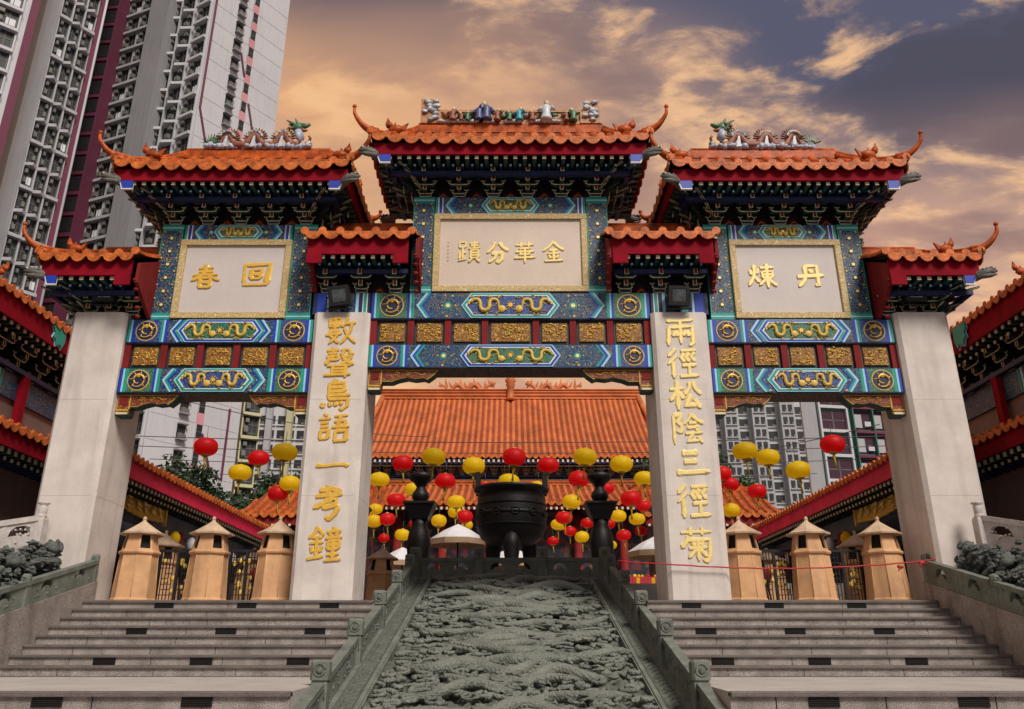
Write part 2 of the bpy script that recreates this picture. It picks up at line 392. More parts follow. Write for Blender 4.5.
# ------------------------------------------------------------------ brush lettering
G = {
'一': (7, '10,52 30,54 60,50 88,50 92,56', 1.5),
'三': (9, '28,22 50,22 74,20;32,48 50,48 70,46;10,80 40,80 88,77 94,82', 1.2),
'數': (5.5, '12,22 48,19;14,10 14,36 46,34;30,3 30,62;12,10 47,8 46,34;14,28 46,27;24,44 14,62 34,82 44,90;42,46 34,70 14,92;4,64 52,58;66,4 60,24 50,36;58,26 92,22;80,24 74,54 50,92;58,40 70,66 94,90', 1),
'聲': (5.5, '12,12 48,10;30,3 30,22;16,22 44,21;16,31 46,30 46,44;18,31 18,44 10,58;18,43 46,42;30,31 30,42;60,8 60,18 54,26;60,8 78,8 80,22 92,22;56,32 86,30 74,46 54,58;62,36 74,48 94,56;16,62 86,60;32,62 32,90;70,60 70,99;34,72 68,71;34,81 68,80;8,92 86,88', 1),
'鳥': (6.5, '48,2 40,14;28,16 70,13 70,42;28,16 28,66;30,29 68,27;30,42 70,40;28,54 90,51;28,66 84,64 82,86 68,98 60,92;14,78 10,92;32,76 34,88;48,75 52,86;62,73 68,83', 1.1),
'語': (6, '20,4 28,12;6,22 40,19;12,34 34,32;12,46 34,44;12,58 12,84;12,58 35,56 34,82;12,82 34,80;50,12 88,9;68,11 60,44;50,28 82,26 80,44;44,46 94,43;54,58 54,92;54,58 86,56 84,90;54,88 84,86', 1),
'聲2': (8, '24,16 74,12;48,2 46,30;14,34 88,28;80,12 58,38 36,54 10,68;40,48 72,44 60,58;34,66 74,60 76,70 70,84 56,98 44,92', 1.1),
'鐘': (6, '28,2 18,22 4,34;28,6 46,26;14,32 42,30;8,48 46,45;27,31 27,86;12,58 17,74;42,56 36,72;4,92 48,84;72,2 72,14;54,16 92,13;62,20 66,30;84,18 78,29;50,34 96,31;58,42 58,66;58,42 88,40 86,64;58,53 86,51;58,65 86,63;72,42 72,94;56,80 90,77;50,96 96,92', 1),
'兩': (7.5, '10,10 50,10 90,6;16,32 12,92;16,32 86,28 86,84 74,92;50,11 50,86;34,44 28,62;34,46 44,60;66,42 58,60;66,44 78,60', 1.1),
'徑': (6.5, '30,4 8,28;34,26 6,54;22,46 22,98;46,10 92,7;56,18 46,32 56,46;70,16 60,31 70,45;86,14 76,30 86,44;48,58 90,55;68,57 68,90;40,93 96,89', 1.1),
'松': (7.5, '6,32 48,27;28,4 28,96;27,36 6,68;30,42 46,60;64,8 62,28 48,48;76,6 80,28 96,46;66,46 50,84 84,78;76,62 92,90', 1.1),
'陰': (6, '10,10 10,98;10,10 34,8 22,32 34,44 30,60 18,58;62,4 52,24 38,38;62,8 78,24 96,34;54,34 76,32;48,48 82,45 74,58;42,66 92,62;64,66 46,90 84,86;76,74 90,94', 1.1),
'菊': (6, '8,18 92,15;34,4 34,26;66,3 66,25;30,28 20,46 8,60;26,40 86,37 84,82 76,98 64,92;28,62 78,59;53,42 53,96;38,46 44,56;68,44 62,55;50,64 26,88;56,64 76,84', 1.1),
'金': (9, '50,2 32,26 6,48;52,8 70,28 94,42;32,44 68,42;24,60 76,57;50,44 50,88;30,68 38,82;70,66 62,80;12,94 90,90', 1.),
'華': (7.5, '12,16 88,13;34,3 34,26;66,2 66,25;26,32 76,30;12,48 90,45;26,60 74,58;6,76 94,72;50,28 50,99;32,40 32,60;68,40 68,60', 1.),
'分': (10, '40,4 28,30 6,52;58,4 72,26 96,42;26,56 70,52 68,82 54,96 44,88;46,56 38,78 14,96', 1.),
'蹟': (6.5, '10,8 10,32;10,8 36,6 35,30;10,31 35,29;23,32 23,84;23,56 38,54;10,52 10,86;6,92 40,84;52,12 92,10;70,3 70,34;56,23 88,21;48,36 96,33;56,44 56,82;56,44 88,42 88,80;56,56 88,55;56,68 88,67;56,80 88,79;62,84 48,98;80,84 94,97', 1.),
'回': (9.5, '12,8 12,90;10,10 92,6 84,92;10,90 84,88;34,30 34,66;34,30 66,28 64,64;34,66 64,64;36,48 62,47', .8),
'春': (9, '26,16 72,13;28,30 72,28;10,44 88,41;48,2 42,40 6,66;54,40 70,54 96,64;34,56 34,96;34,56 66,54 66,95;34,74 66,73;34,93 66,92', .9),
'煉': (8, '12,28 16,46;40,22 34,42;26,6 24,48 4,90;26,54 40,76;46,18 92,15;68,2 68,98;52,34 52,58;52,34 86,32 86,56;52,46 86,45;52,58 86,57;66,60 40,88;70,58 82,76 98,90', .9),
'丹': (11, '34,10 32,60 8,94;32,12 74,9 74,90 62,84;6,54 96,48;48,24 58,38', .9),
}
def catmull(P, n=5):
    if len(P) < 3:
        return [P[0].lerp(P[1], i / n) for i in range(n + 1)]
    Q = [P[0] * 2 - P[1]] + P + [P[-1] * 2 - P[-2]]
    out = []
    for i in range(1, len(Q) - 2):
        for j in range(n):
            t = j / n; a, b, c, d = Q[i - 1], Q[i], Q[i + 1], Q[i + 2]
            out.append(.5 * ((2 * b) + (c - a) * t + (2 * a - 5 * b + 4 * c - d) * t * t + (3 * b - a - 3 * c + d) * t ** 3))
    out.append(P[-1]); return out
def glyph(ch, x, z, size, y, k, parent, asp=1., name='carved_character'):
    """one brush-written character raised 2 cm from a front face; x,z is its centre"""
    w0, st, _ = G[ch]; mb = MB(); rr = random.Random(ord(ch[0]))
    for si, s_ in enumerate(st.split(';')):
        P = [Vector((float(a.split(',')[0]), float(a.split(',')[1]))) for a in s_.split()]
        sharp = len(P) >= 3 and max(abs(((P[i + 1] - P[i]).angle(P[i] - P[i - 1]))) for i in range(1, len(P) - 1)) > 1.1
        if sharp:
            C = []
            for i in range(len(P) - 1): C += [P[i].lerp(P[i + 1], t / 4) for t in range(4)]
            C.append(P[-1])
        else: C = catmull(P)
        n = len(C); w = w0 * (2.5 if parent.name.startswith('pillar') else 2.05) * rr.uniform(.8, 1.2); vs = []
        for i, p in enumerate(C):
            t = i / (n - 1)
            d = (C[min(i + 1, n - 1)] - C[max(i - 1, 0)]); d = d.normalized() if d.length > 0 else Vector((1, 0))
            nn = Vector((-d.y, d.x))
            ww = w * (.72 + .42 * math.exp(-((t) / .13) ** 2) + .30 * math.exp(-((t - .9) / .12) ** 2)) * (1 - .62 * max(0, t - .86) / .14) * (.6 if i == 0 else 1)
            if abs(d.y) > abs(d.x): ww *= 1.12
            for q, yy in ((-1, 0), (-.55, -.018), (.55, -.018), (1, 0)):
                a = p + nn * ww * .5 * q
                vs.append((x + (a.x - 50) / 100 * size * asp, y + yy - .004 - si * .0004, z + (50 - a.y) / 100 * size))
        fs = [(i * 4 + j, i * 4 + j + 1, i * 4 + j + 5, i * 4 + j + 4) for i in range(n - 1) for j in range(3)]
        fs += [(0, 1, 2, 3), ((n - 1) * 4 + 3, (n - 1) * 4 + 2, (n - 1) * 4 + 1, (n - 1) * 4)]
        mb.add(vs, fs, k)
    return mb.build(name, parent)
# ================================================================== the memorial archway
arch = thing('memorial_archway', 'tall Chinese memorial archway with four granite pillars, painted beams and tiered orange tiled roofs', 'archway')

def pillar(x0, x1, name='pillar'):
    mb = MB(); c = .07
    y0, y1 = 0., 1.3
    p = [(x0 + c, y0), (x1 - c, y0), (x1, y0 + c), (x1, y1 - c), (x1 - c, y1), (x0 + c, y1), (x0, y1 - c), (x0, y0 + c)]
    n = 8; z0, z1 = -.01, 5.55
    vs = [(a, b, z0) for a, b in p] + [(a, b, z1) for a, b in p]
    mb.add(vs, [tuple(range(7, -1, -1)), tuple(range(8, 16))] + [(i, (i + 1) % n, n + (i + 1) % n, n + i) for i in range(n)], 'pillar')
    for z in (1.86, 3.72):      # mortar joints between the stone drums
        mb.box(x0 + .075, x1 - .075, y0 - .0015, y0 + .01, z, z + .006, 'tread'); mb.box(*((x1 - .01, x1 + .0015) if x0 < 0 else (x0 - .0015, x0 + .01)), y0 + .08, y1 - .08, z, z + .006, 'tread')
    return mb.build(name, arch)
for a, b in ((-8.78, -7.70), (-3.94, -2.82), (2.82, 3.94), (7.70, 8.78)):
    p = pillar(a, b)
    if a == -3.94:
        for i, ch in enumerate(['數', '聲', '鳥', '語', '一', '聲2', '鐘']):
            glyph(ch, -3.36, [5.14, 4.48, 3.82, 3.14, 2.44, 1.74, .98][i], .64 if ch != '一' else .68, -.002, 'gold', p, 1.04)
    if a == 2.82:
        for i, ch in enumerate(['兩', '徑', '松', '陰', '三', '徑', '菊']):
            glyph(ch, 3.38, [5.10, 4.46, 3.80, 3.14, 2.48, 1.76, .98][i], .64, -.002, 'palegold', p, 1.04)

def dragon(parent, cx, cz, w, h, y, flip, k='gold'):
    """a low-relief golden dragon swimming towards the pearl at the middle of its cartouche"""
    mb = MB(); s = -1 if flip else 1
    n = 44; P = []; rr = []
    for i in range(n):
        t = i / (n - 1)
        ph = t * 3.2 * math.pi + .4
        P.append((cx + s * (-w / 2 + w * .84 * t - .038 * w * math.sin(2 * ph)), y - .012, cz + h * .30 * math.sin(ph)))
        rr.append(h * (.03 + .078 * math.sin(math.pi * min(1, .12 + t * .9)) ** .7))
    mb.tube(P, rr, k, 6)
    hx, hz = P[-1][0], P[-1][2]
    mb.ball((hx + s * h * .08, y - .014, hz + h * .05), (h * .21, .02, h * .19), k, 8, 5)
    mb.prism([(hx + s * h * .18, hz + h * .1), (hx + s * h * .36, hz + h * .02), (hx + s * h * .2, hz - h * .04)], y - .02, y, k)
    mb.prism([(hx, hz + h * .1), (hx - s * h * .16, hz + h * .32), (hx + s * h * .05, hz + h * .2)], y - .02, y, k)
    for i in (6, 13, 20, 27, 34, 39):
        px, pz = P[i][0], P[i][2]; q = 1 if i % 2 else -1
        mb.tube([(px, y - .01, pz), (px + s * h * .13, y - .01, pz - h * .2 * q), (px + s * h * .24, y - .01, pz - h * .16 * q)], h * .028, k, 4)
        mb.prism([(px, pz + q * h * .1), (px - s * h * .06, pz + q * h * .26), (px + s * h * .08, pz + q * h * .14)], y - .014, y, k)
    q_ = random.Random(int((cx + 20) * 100 + cz * 7))
    for i in range(16):      # flame and cloud tongues filling the cartouche
        px, pz = cx + q_.uniform(-.52, .52) * w, cz + q_.choice((-1, 1)) * q_.uniform(.30, .52) * h; d = q_.choice((-1, 1)); l = h * q_.uniform(.10, .20)
        mb.tube([(px, y - .008, pz), (px + d * l * .6, y - .010, pz + l * .35), (px + d * l, y - .008, pz + l * .1), (px + d * l * .8, y - .008, pz - l * .15)], [h * .012, h * .028, h * .022, h * .008], k, 4)
    mb.prism([(P[0][0], P[0][2]), (P[0][0] - s * h * .2, P[0][2] + h * .14), (P[0][0] - s * h * .12, P[0][2] - h * .1)], y - .014, y, k)
    return mb.build('dragon_relief', parent)
def pearl(mb, x, z, r, y):
    mb.disc(x, z, r * .5, y, 'gold', 12, .02)
    for i in range(8):
        a = i * math.pi / 4 + .2
        mb.tube([(x + r * .6 * math.cos(a), y - .006, z + r * .6 * math.sin(a)), (x + r * math.cos(a + .3), y - .006, z + r * math.sin(a + .3))], r * .1, 'gold', 4)
def medallion(parent, x, z, r, y, ground):
    mb = MB()
    mb.disc(x, z, r, y, 'goldp', 20, .008); mb.disc(x, z, r * .9, y - .008, ground, 20, .004)
    P = []
    for i in range(22):
        a = -2.2 + i * .34
        q = r * (.68 - .018 * i)
        P.append((x + q * math.cos(a), y - .02, z + q * math.sin(a)))
    mb.tube(P, [r * (.04 + .07 * math.sin(math.pi * i / 21)) for i in range(22)], 'gold', 5)
    mb.ball((x, y - .02, z + r * .42), (r * .24, .02, r * .22), 'gold', 8, 4)
    for a in (.3, 1.2, 2.0, 2.9, 3.9, 5.4): mb.tube([(x + r * .5 * math.cos(a), y - .014, z + r * .5 * math.sin(a)), (x + r * .8 * math.cos(a + .15), y - .014, z + r * .8 * math.sin(a + .15))], r * .045, 'gold', 4)
    return mb.build('dragon_medallion', parent)

def painted_beam(x0, x1, z0, z1, y0, y1, centre, A, Bc, ends, halfc, name='painted_beam'):
    """beam with stripes, chevrons and a long cartouche. A: outer cartouche border colour, Bc: its ground; ends: medallion inset or None"""
    mb = MB(); H = z1 - z0; zc = (z0 + z1) / 2
    mb.bbox(x0, x1, y0, y1, z0, z1, 'darkblue', .015)
    mb.box(x0 + .02, x1 - .02, y0 + .02, y1 - .02, z0 - .003, z0 + .01, 'under')
    Y = y0
    e0, e1 = z0 + .02, z1 - .02
    def lay(pts, k, n): mb.prism(pts, Y - .004 * n, Y + .004, k)
    lay([(x0 + .03, e0), (x1 - .03, e0), (x1 - .03, e1), (x0 + .03, e1)], 'field', 1)
    for s in (-1, 1):
        xe = x0 if s < 0 else x1
        def X(d): return xe - s * d
        m = H * .5
        other = 'blue' if A == 'green' else 'green'
        # end stripes
        x = .03
        seqs = [(other, .05), ('palebl', .035), ('blue' if other == 'green' else 'green', .07)] if ends else [(A, .05), ('whitep', .025), (other, .06), ('whitep', .025)]
        for c, w in seqs:
            lay([(X(x), e0), (X(x + w), e0), (X(x + w), e1), (X(x), e1)], c, 2); x += w
        if ends:
            mw = H * .95
            lay([(X(x), e0), (X(x + mw), e0), (X(x + mw), e1), (X(x), e1)], 'fieldgreen' if Bc != 'fieldgreen' else 'fieldblue', 2)
            x += mw
            for c, w in [(other, .05), ('palebl', .035), (A, .06)]:
                lay([(X(x), e0), (X(x + w), e0), (X(x + w), e1), (X(x), e1)], c, 2); x += w
        # K chevron opening outwards
        t = .05
        for j, c in enumerate(['palebl', A, other]):
            a0 = x + .02 + j * t
            lay([(X(a0 + m * .72), e1), (X(a0 + t + m * .72), e1), (X(a0 + t + .02), zc), (X(a0 + t + m * .72), e0), (X(a0 + m * .72), e0), (X(a0 + .02), zc)], c, 3 + (j % 2))
        # flower studs in the field
        xf = (x + .2 + m * .72 + (abs(xe - centre) - halfc)) / 2
        r0 = H * .075
        for dx, dz, r_ in ((0, 0, 1), (.17, .0, .45), (-.13, 0, .4), (.1, .36, .5), (-.02, -.40, .6), (.2, -.34, .35), (-.06, .38, .35)):
            mb.disc(X(xf + dx * .9), zc + dz * H, r0 * r_, Y - .004, 'palegold' if r_ > .9 else 'goldp', 9, .01)
        mb.disc(X(xf), zc, r0 * 1.9, Y - .003, 'green', 8, .004)
    # cartouche
    def hexa(d, up):
        hh = H / 2 - .02 - up
        w = halfc - d
        return [(centre - w, zc), (centre - w + hh * .72, zc + hh), (centre + w - hh * .72, zc + hh), (centre + w, zc), (centre + w - hh * .72, zc - hh), (centre - w + hh * .72, zc - hh)]
    lay(hexa(0, 0), 'palebl', 5); lay(hexa(.03, .015), A, 6); lay(hexa(.085, .05), 'whitep', 7); lay(hexa(.12, .07), Bc, 8)
    yd = Y - .032
    b = mb.build(name, arch)
    L = halfc - .22
    for fl in (False, True):
        dragon(b, centre + (L * .54 if fl else -L * .54), zc, L * .90, H * .70, yd, fl, 'goldp')
    pb = MB(); pearl(pb, centre, zc, H * .16, yd); pb.build('flaming_pearl', b)
    if ends:
        mx = .155 + .03 + H * .475 - .03
        for s in (-1, 1):
            medallion(b, (x0 if s < 0 else x1) - s * mx, zc, H * .42, y0 - .008, 'darkblue')
    return b

def panel_row(x0, x1, z0, z1, y0, y1, widths, post=.13):
    """frieze of gilded carved panels between red posts"""
    mb = MB(); mb.box(x0, x1, y0 + .07, y1 - .07, z0, z1, 'darkblue'); row = None
    W = sum(widths); free = (x1 - x0) - post * (len(widths) + 1); x = x0
    spots = []
    mb.box(x, x + post, y0, y1, z0, z1, 'maroon')
    for w in widths:
        x += post; ww = free * w / W
        spots.append((x, x + ww)); x += ww
        mb.box(x, x + post, y0, y1, z0, z1, 'maroon')
    row = mb.build('panel_frieze', arch)
    for a, b in spots:
        q = MB(); g = .055
        q.box(a + .02, b - .02, y0 + .055, y0 + .075, z0 + .03, z1 - .03, 'darkgreen')
        q.bbox(a + g, b - g, y0 + .02, y0 + .06, z0 + .075, z1 - .07, 'carved', .012)
        cx, cz = (a + b) / 2, (z0 + z1) / 2 + .002; hw, hh = (b - a) / 2 - g, (z1 - z0) / 2 - .075
        rr = random.Random(int(a * 100))
        for i in range(int(6 + 12 * hw)):      # scrolls in relief
            px, pz = cx + rr.uniform(-.8, .8) * hw, cz + rr.uniform(-.75, .75) * hh
            rad = rr.uniform(.035, .075); s = rr.choice((-1, 1)); a0 = rr.uniform(0, 6)
            q.tube([(px + rad * (1 - .1 * j) * math.cos(a0 + s * j * .75), y0 + .012, pz + rad * (1 - .1 * j) * math.sin(a0 + s * j * .75)) for j in range(7)], [.012] * 6 + [.004], 'gold' if i % 3 else 'goldp', 4)
        q.build('carved_panel', row)
    return row

def corbel(x, z, s, y0, y1, L=1.0, h=.42):
    """carved bracket board under the end of a beam; s=+1 grows towards +X"""
    prof = [(0, 0), (L, 0), (L * .93, -.12), (L * .84, -.22), (L * .78, -.19), (L * .66, -.21), (L * .55, -.18), (L * .42, -.22), (L * .34, -.27), (.27, -.27), (.25, -h + .02), (.22, -h), (.03, -h), (0, -h + .03)]
    mb = MB()
    def sh(d, sc=1.):  # inset version of the profile
        c = (L * .38, -.14)
        return [(x + s * ((a - c[0]) * (1 - d / (L * .5)) + c[0]), z + (b - c[1]) * (1 - d / .2) + c[1]) for a, b in prof]
    mb.prism([(x + s * a, z + b) for a, b in prof], y0, y1, 'darkgreen')
    mb.prism(sh(.018), y0 - .012, y0 + .004, 'yellowp')
    mb.prism(sh(.045), y0 - .018, y0, 'redscroll')
    mb.box(*sorted((x + s * .255, x + s * .28)), y0 - .026, y0, z - h + .14, z - .02, 'yellowp')
    mb.box(*sorted((x + s * .07, x + s * .22)), y0 - .028, y0, z - .22, z - .06, 'maroon')
    mb.box(*sorted((x + s * .02, x + s * .25)), y0 - .024, y0, z - h + .10, z - h + .13, 'yellowp')
    mb.box(*sorted((x + s * .03, x + s * .24)), y0 - .027, y0, z - h + .03, z - h + .07, 'cream')
    for cx in (.40, .56):
        P = [(x + s * (cx * L + .06 * (1 - j * .09) * math.cos(j * .8)), y0 - .024, z - .11 + .055 * (1 - j * .09) * math.sin(j * .8)) for j in range(9)]
        mb.tube(P, .010, 'yellowp', 4)
    P = [(x + s * (.62 * L + j * .03 * L), y0 - .024, z - .10 + .03 * math.sin(j * 1.1)) for j in range(7)]
    mb.tube(P, .010, 'yellowp', 4)
    return mb.build('corbel', arch)

YF, YB = .12, 1.18
# centre bay
painted_beam(-2.84, 2.84, 4.41, 4.91, YF, YF + .62, 0, 'blue', 'fieldgreen', True, 1.0)
panel_row(-2.82, 2.82, 4.91, 5.45, YF + .03, YB - .03, [1, 1, 1, 1.45, 1, 1, 1])
painted_beam(-2.84, 2.84, 5.452, 6.04, YF, YB, 0, 'green', 'fieldblue', True, 1.0)
for s in (-1, 1):   # the upper beam runs on over the inner pillars
    mb = MB(); a, b = sorted((s * 2.845, s * 4.02))
    mb.bbox(a, b, YF, YB, 5.555, 6.04, 'darkblue', .015)
    for j, (u, w, c) in enumerate([(.06, .10, 'whitep'), (.08, .06, 'green'), (.24, .06, 'palebl'), (.32, .2, 'field'), (.60, .07, 'palebl'), (.68, .07, 'green'), (.84, .05, 'palebl'), (.90, .18, 'blue')]):
        p0, p1 = sorted((s * (2.845 + u), s * (2.845 + u + w)))
        mb.box(p0, p1, YF - .005 - .002 * (j % 2), YF + .01, 5.57, 6.02, c)
    mb.build('beam_end', arch)
    corbel(s * 2.82, 4.41, -s, YF + .10, YF + .34, 1.42, .46)
for s in (-1, 1):   # side bays
    a, b = sorted((s * 3.94, s * 7.70)); c = (a + b) / 2
    painted_beam(a, b, 3.89, 4.41, YF, YF + .62, c, 'green' if True else 'blue', 'fieldblue', True, .78)
    panel_row(a, b, 4.41, 4.93, YF + .03, YB - .03, [1, 1, 1, 1, 1])
    painted_beam(a, b, 4.93, 5.45, YF, YB, c, 'blue', 'fieldgreen', True, .86)
    corbel(s * 3.94, 3.89, s, YF + .10, YF + .34, 1.22, .44)
    corbel(s * 7.70, 3.89, -s, YF + .10, YF + .34, 1.22, .44)

def tower_column(x0, x1, z0, z1):
    mb = MB(); mb.bbox(x0, x1, YF + .04, YB - .04, z0, z1, 'field', .01)
    y = YF + .04; xm = (x0 + x1) / 2; w = x1 - x0
    for zz in (z1 - .15, z0):
        mb.box(x0 - .004, x1 + .004, y - .006, YB - .035, zz + .0, zz + .15, 'green')
        mb.box(x0 - .006, x1 + .006, y - .010, y, zz + .055, zz + .085, 'palebl')
    for e in (x0, x1 - .02): mb.box(e, e + .02, y - .006, y + .01, z0 + .15, z1 - .15, 'green')
    n = int((z1 - z0 - .35) / .30); st = (z1 - z0 - .35) / n
    for i in range(n):
        z = z0 + .175 + st * (i + .5)
        mb.disc(xm, z, .058, y - .004, 'darkgreen', 10, .004); mb.disc(xm, z, .034, y - .008, 'palegold', 9, .012)
        for q in range(6):
            an = q * math.pi / 3; mb.disc(xm + .075 * math.cos(an), z + .075 * math.sin(an), .009, y, 'goldp', 5, .008)
        for e in (-1, 1):
            mb.disc(xm + e * w * .36, z + st / 2, .022, y, 'goldp', 6, .01); mb.disc(xm + e * w * .40, z + st / 2 - .07, .012, y, 'goldp', 5, .01); mb.disc(xm + e * w * .40, z + st / 2 + .07, .012, y, 'goldp', 5, .01)
        mb.disc(xm, z + st / 2, .013, y, 'fascia', 6, .01)
    return mb.build('painted_column', arch)

def plaque(x0, x1, z0, z1, y, chars, k, size, ground):
    mb = MB(); f = .13
    mb.bbox(x0 + f, x1 - f, y, y + .5, z0 + f, z1 - f, ground, .005)
    pl = mb.build('name_plaque', arch)
    fr = MB()
    for a, b, c, d in ((x0, x1, z0, z0 + f), (x0, x1, z1 - f, z1), (x0, x0 + f, z0 + f, z1 - f), (x1 - f, x1, z0 + f, z1 - f)):
        fr.bbox(a, b, y - .05, y + .4, c, d, 'plaqueframe', .012)
    fr.build('frame', pl)
    for i, ch in enumerate(chars):
        glyph(ch[0], ch[1], ch[2], size, y - .002, k, pl, ch[3] if len(ch) > 3 else 1.)
    return pl

# centre tower
for s in (-1, 1): tower_column(*sorted((s * 1.62, s * 2.06)), 6.042, 8.30)
plaque(-1.61, 1.61, 6.06, 7.87, YF + .02, [('蹟', -.86, 6.98), ('分', -.27, 6.96), ('華', .30, 6.96), ('金', .90, 6.98)], 'palegold', .50, 'plaqueg')
pb = arch.children if False else None
mb = MB()
for x in (-1.30,):   # small signature column and seal at the left, date column at the right
    rr = random.Random(3)
    for i in range(6):
        z = 7.20 - i * .085
        mb.box(x - .006, x + .004, YF + .012, YF + .021, z - .028, z + .02, 'goldp'); mb.box(x - .02, x + .02, YF + .014, YF + .021, z - .004, z + .003, 'goldp')
        if i % 2: mb.box(x - .016, x + .016, YF + .013, YF + .021, z + .012, z + .018, 'goldp')
mb.build('signature_inscription', arch)
painted_beam(-1.62, 1.62, 7.87, 8.30, YF + .03, YB - .03, 0, 'green', 'fieldgreen', False, .62)
# side towers
for s in (-1, 1):
    a, b = sorted((s * 4.07, s * 4.55)); tower_column(a, b, 5.452, 7.63)
    a, b = sorted((s * 6.89, s * 7.33)); tower_column(a, b, 5.452, 7.63)
    a, b = sorted((s * 4.56, s * 6.88)); c = (a + b) / 2
    ch = [('春', -6.28, 6.40, 1.15), ('回', -5.24, 6.44, 1.15)] if s < 0 else [('煉', 5.18, 6.42, 1.1), ('丹', 6.18, 6.42, 1.1)]
    plaque(a, b, 5.47, 7.25, YF + .02, ch, 'gold' if s < 0 else 'palegold', .56, 'plaque')
    painted_beam(a, b, 7.25, 7.63, YF + .03, YB - .03, c, 'green', 'fieldgreen', False, .52)

# ---- bracket clusters, shared mesh: front faces -Y, foot at origin, grows to y=-.62, z=.5
def bracket_mesh(w=.60, tiers=3, hz=.15, out=.17):
    mb = MB()
    mb.prism([(-.10, 0), (-.07, -.0), (.07, 0), (.10, .0), (.14, .06), (-.14, .06)], -.10, .12, 'darkblue')
    mb.tube([(-.13, -.105, .075), (-.11, -.105, .0), (.11, -.105, .0), (.13, -.105, .075)], .010, 'outline', 4)
    for t in range(tiers):
        z = .07 + t * hz; y = -.05 - out * t; ww = w * (.5 + .22 * t) / 2
        # lateral arm, turned up at the ends
        pr = [(-ww, z + .10), (-ww, z + .035), (-ww * .72, z), (ww * .72, z), (ww, z + .035), (ww, z + .10), (ww * .8, z + .10), (ww * .74, z + .055), (-ww * .74, z + .055), (-ww * .8, z + .10)]
        mb.prism(pr, y - .07, y + .04, 'darkgreen' if t % 2 else 'dark')
        mb.tube([(-ww, y - .075, z + .10), (-ww, y - .075, z + .035), (-ww * .72, y - .075, z + .002), (ww * .72, y - .075, z + .002), (ww, y - .075, z + .035), (ww, y - .075, z + .10)], .012, 'outline', 4)
        for e in (-1, 1):
            mb.box(e * ww - .045, e * ww + .045, y - .08, y + .05, z + .10, z + .135, 'dark')
            mb.tube([(e * ww - .045, y - .083, z + .135), (e * ww - .045, y - .083, z + .10), (e * ww + .045, y - .083, z + .10), (e * ww + .045, y - .083, z + .135)], .008, 'outline', 4)
        # forward arm with an upturned beak
        f = [(0, z + .01), (0, z + .11)]
        mb.box(-.035, .035, y - out - .05, .14, z + .02, z + .10, 'darkgreen')
        mb.box(-.036, .036, y - out - .054, y - out - .05, z + .035, z + .13, 'maroon')
        mb.tube([(-.036, y - out - .06, z + .13), (-.036, y - out - .06, z + .02), (.036, y - out - .06, z + .02), (.036, y - out - .06, z + .13)], .011, 'outline', 4)
    return mb
bm_main = bracket_mesh().mesh('bracket_cluster')
bm_small = bracket_mesh(.56, 2, .17, .15).mesh('bracket_cluster_small')
def diag_bracket():
    """long splayed arms under the corner, pointing along -Y in local space"""
    mb = MB()
    for t in range(4):
        z = .05 + t * .12; L = .25 + .17 * t
        for dx in (-.16, 0, .16):
            mb.add([(dx - .03, .1, z), (dx + .03, .1, z), (dx * 2.0 + .02, -L, z + .12), (dx * 2.0 - .02, -L, z + .12), (dx - .03, .1, z + .09), (dx + .03, .1, z + .09), (dx * 2.0 + .012, -L * 1.02, z + .15), (dx * 2.0 - .012, -L * 1.02, z + .15)],
                   [(0, 1, 2, 3), (4, 5, 6, 7), (0, 3, 7, 4), (1, 2, 6, 5), (3, 2, 6, 7)], 'darkgreen' if t % 2 else 'dark')
            for e in (-1, 1):
                if dx: mb.tube([(dx * 1.5 + e * .025, -L * .35, z + .06), (dx * 2 + e * .02, -L, z + .12)], .006, 'outline', 4)
    return mb
bm_diag = diag_bracket().mesh('corner_bracket')

def horn(mb, base, tip_dx, tip_dy, dz, k='tile', r0=.13, L=.9):
    """hip ridge end sweeping out and curling up"""
    P = []; n = 14; d = Vector((tip_dx, tip_dy, 0)).normalized()
    for i in range(n):
        t = i / (n - 1)
        P.append(Vector(base) + d * (L * (t ** .9) * (1 - .12 * max(0, t - .85) / .15)) + Vector((0, 0, dz * t ** 2.6)))
    mb.tube(P, [r0 * (1 - .72 * (i / (n - 1))) for i in range(n)], k, 8, True)
    mb.ball(tuple(P[-1]), .05, k, 6, 4)
    return P
def fin_beast(mb, c, s, k='ceramic_red', sc=1.):
    """small ridge beast: crouching body, raised tail fin and head"""
    x, y, z = c
    mb.ball((x, y, z + .07 * sc), (.15 * sc, .07 * sc, .09 * sc), k, 8, 5, .1)
    mb.ball((x + s * .13 * sc, y, z + .16 * sc), (.07 * sc, .05 * sc, .07 * sc), k, 7, 4, .12)
    mb.prism([(x - s * .06 * sc, z + .1 * sc), (x - s * .22 * sc, z + .20 * sc), (x - s * .15 * sc, z + .03 * sc)], y - .025, y + .025, k)
    mb.prism([(x + s * .1 * sc, z + .2 * sc), (x + s * .16 * sc, z + .32 * sc), (x + s * .2 * sc, z + .18 * sc)], y - .02, y + .02, k)
    mb.prism([(x - s * .02, z + .13 * sc), (x + s * .02, z + .22 * sc), (x + s * .07, z + .14 * sc)], y - .02, y + .02, k)

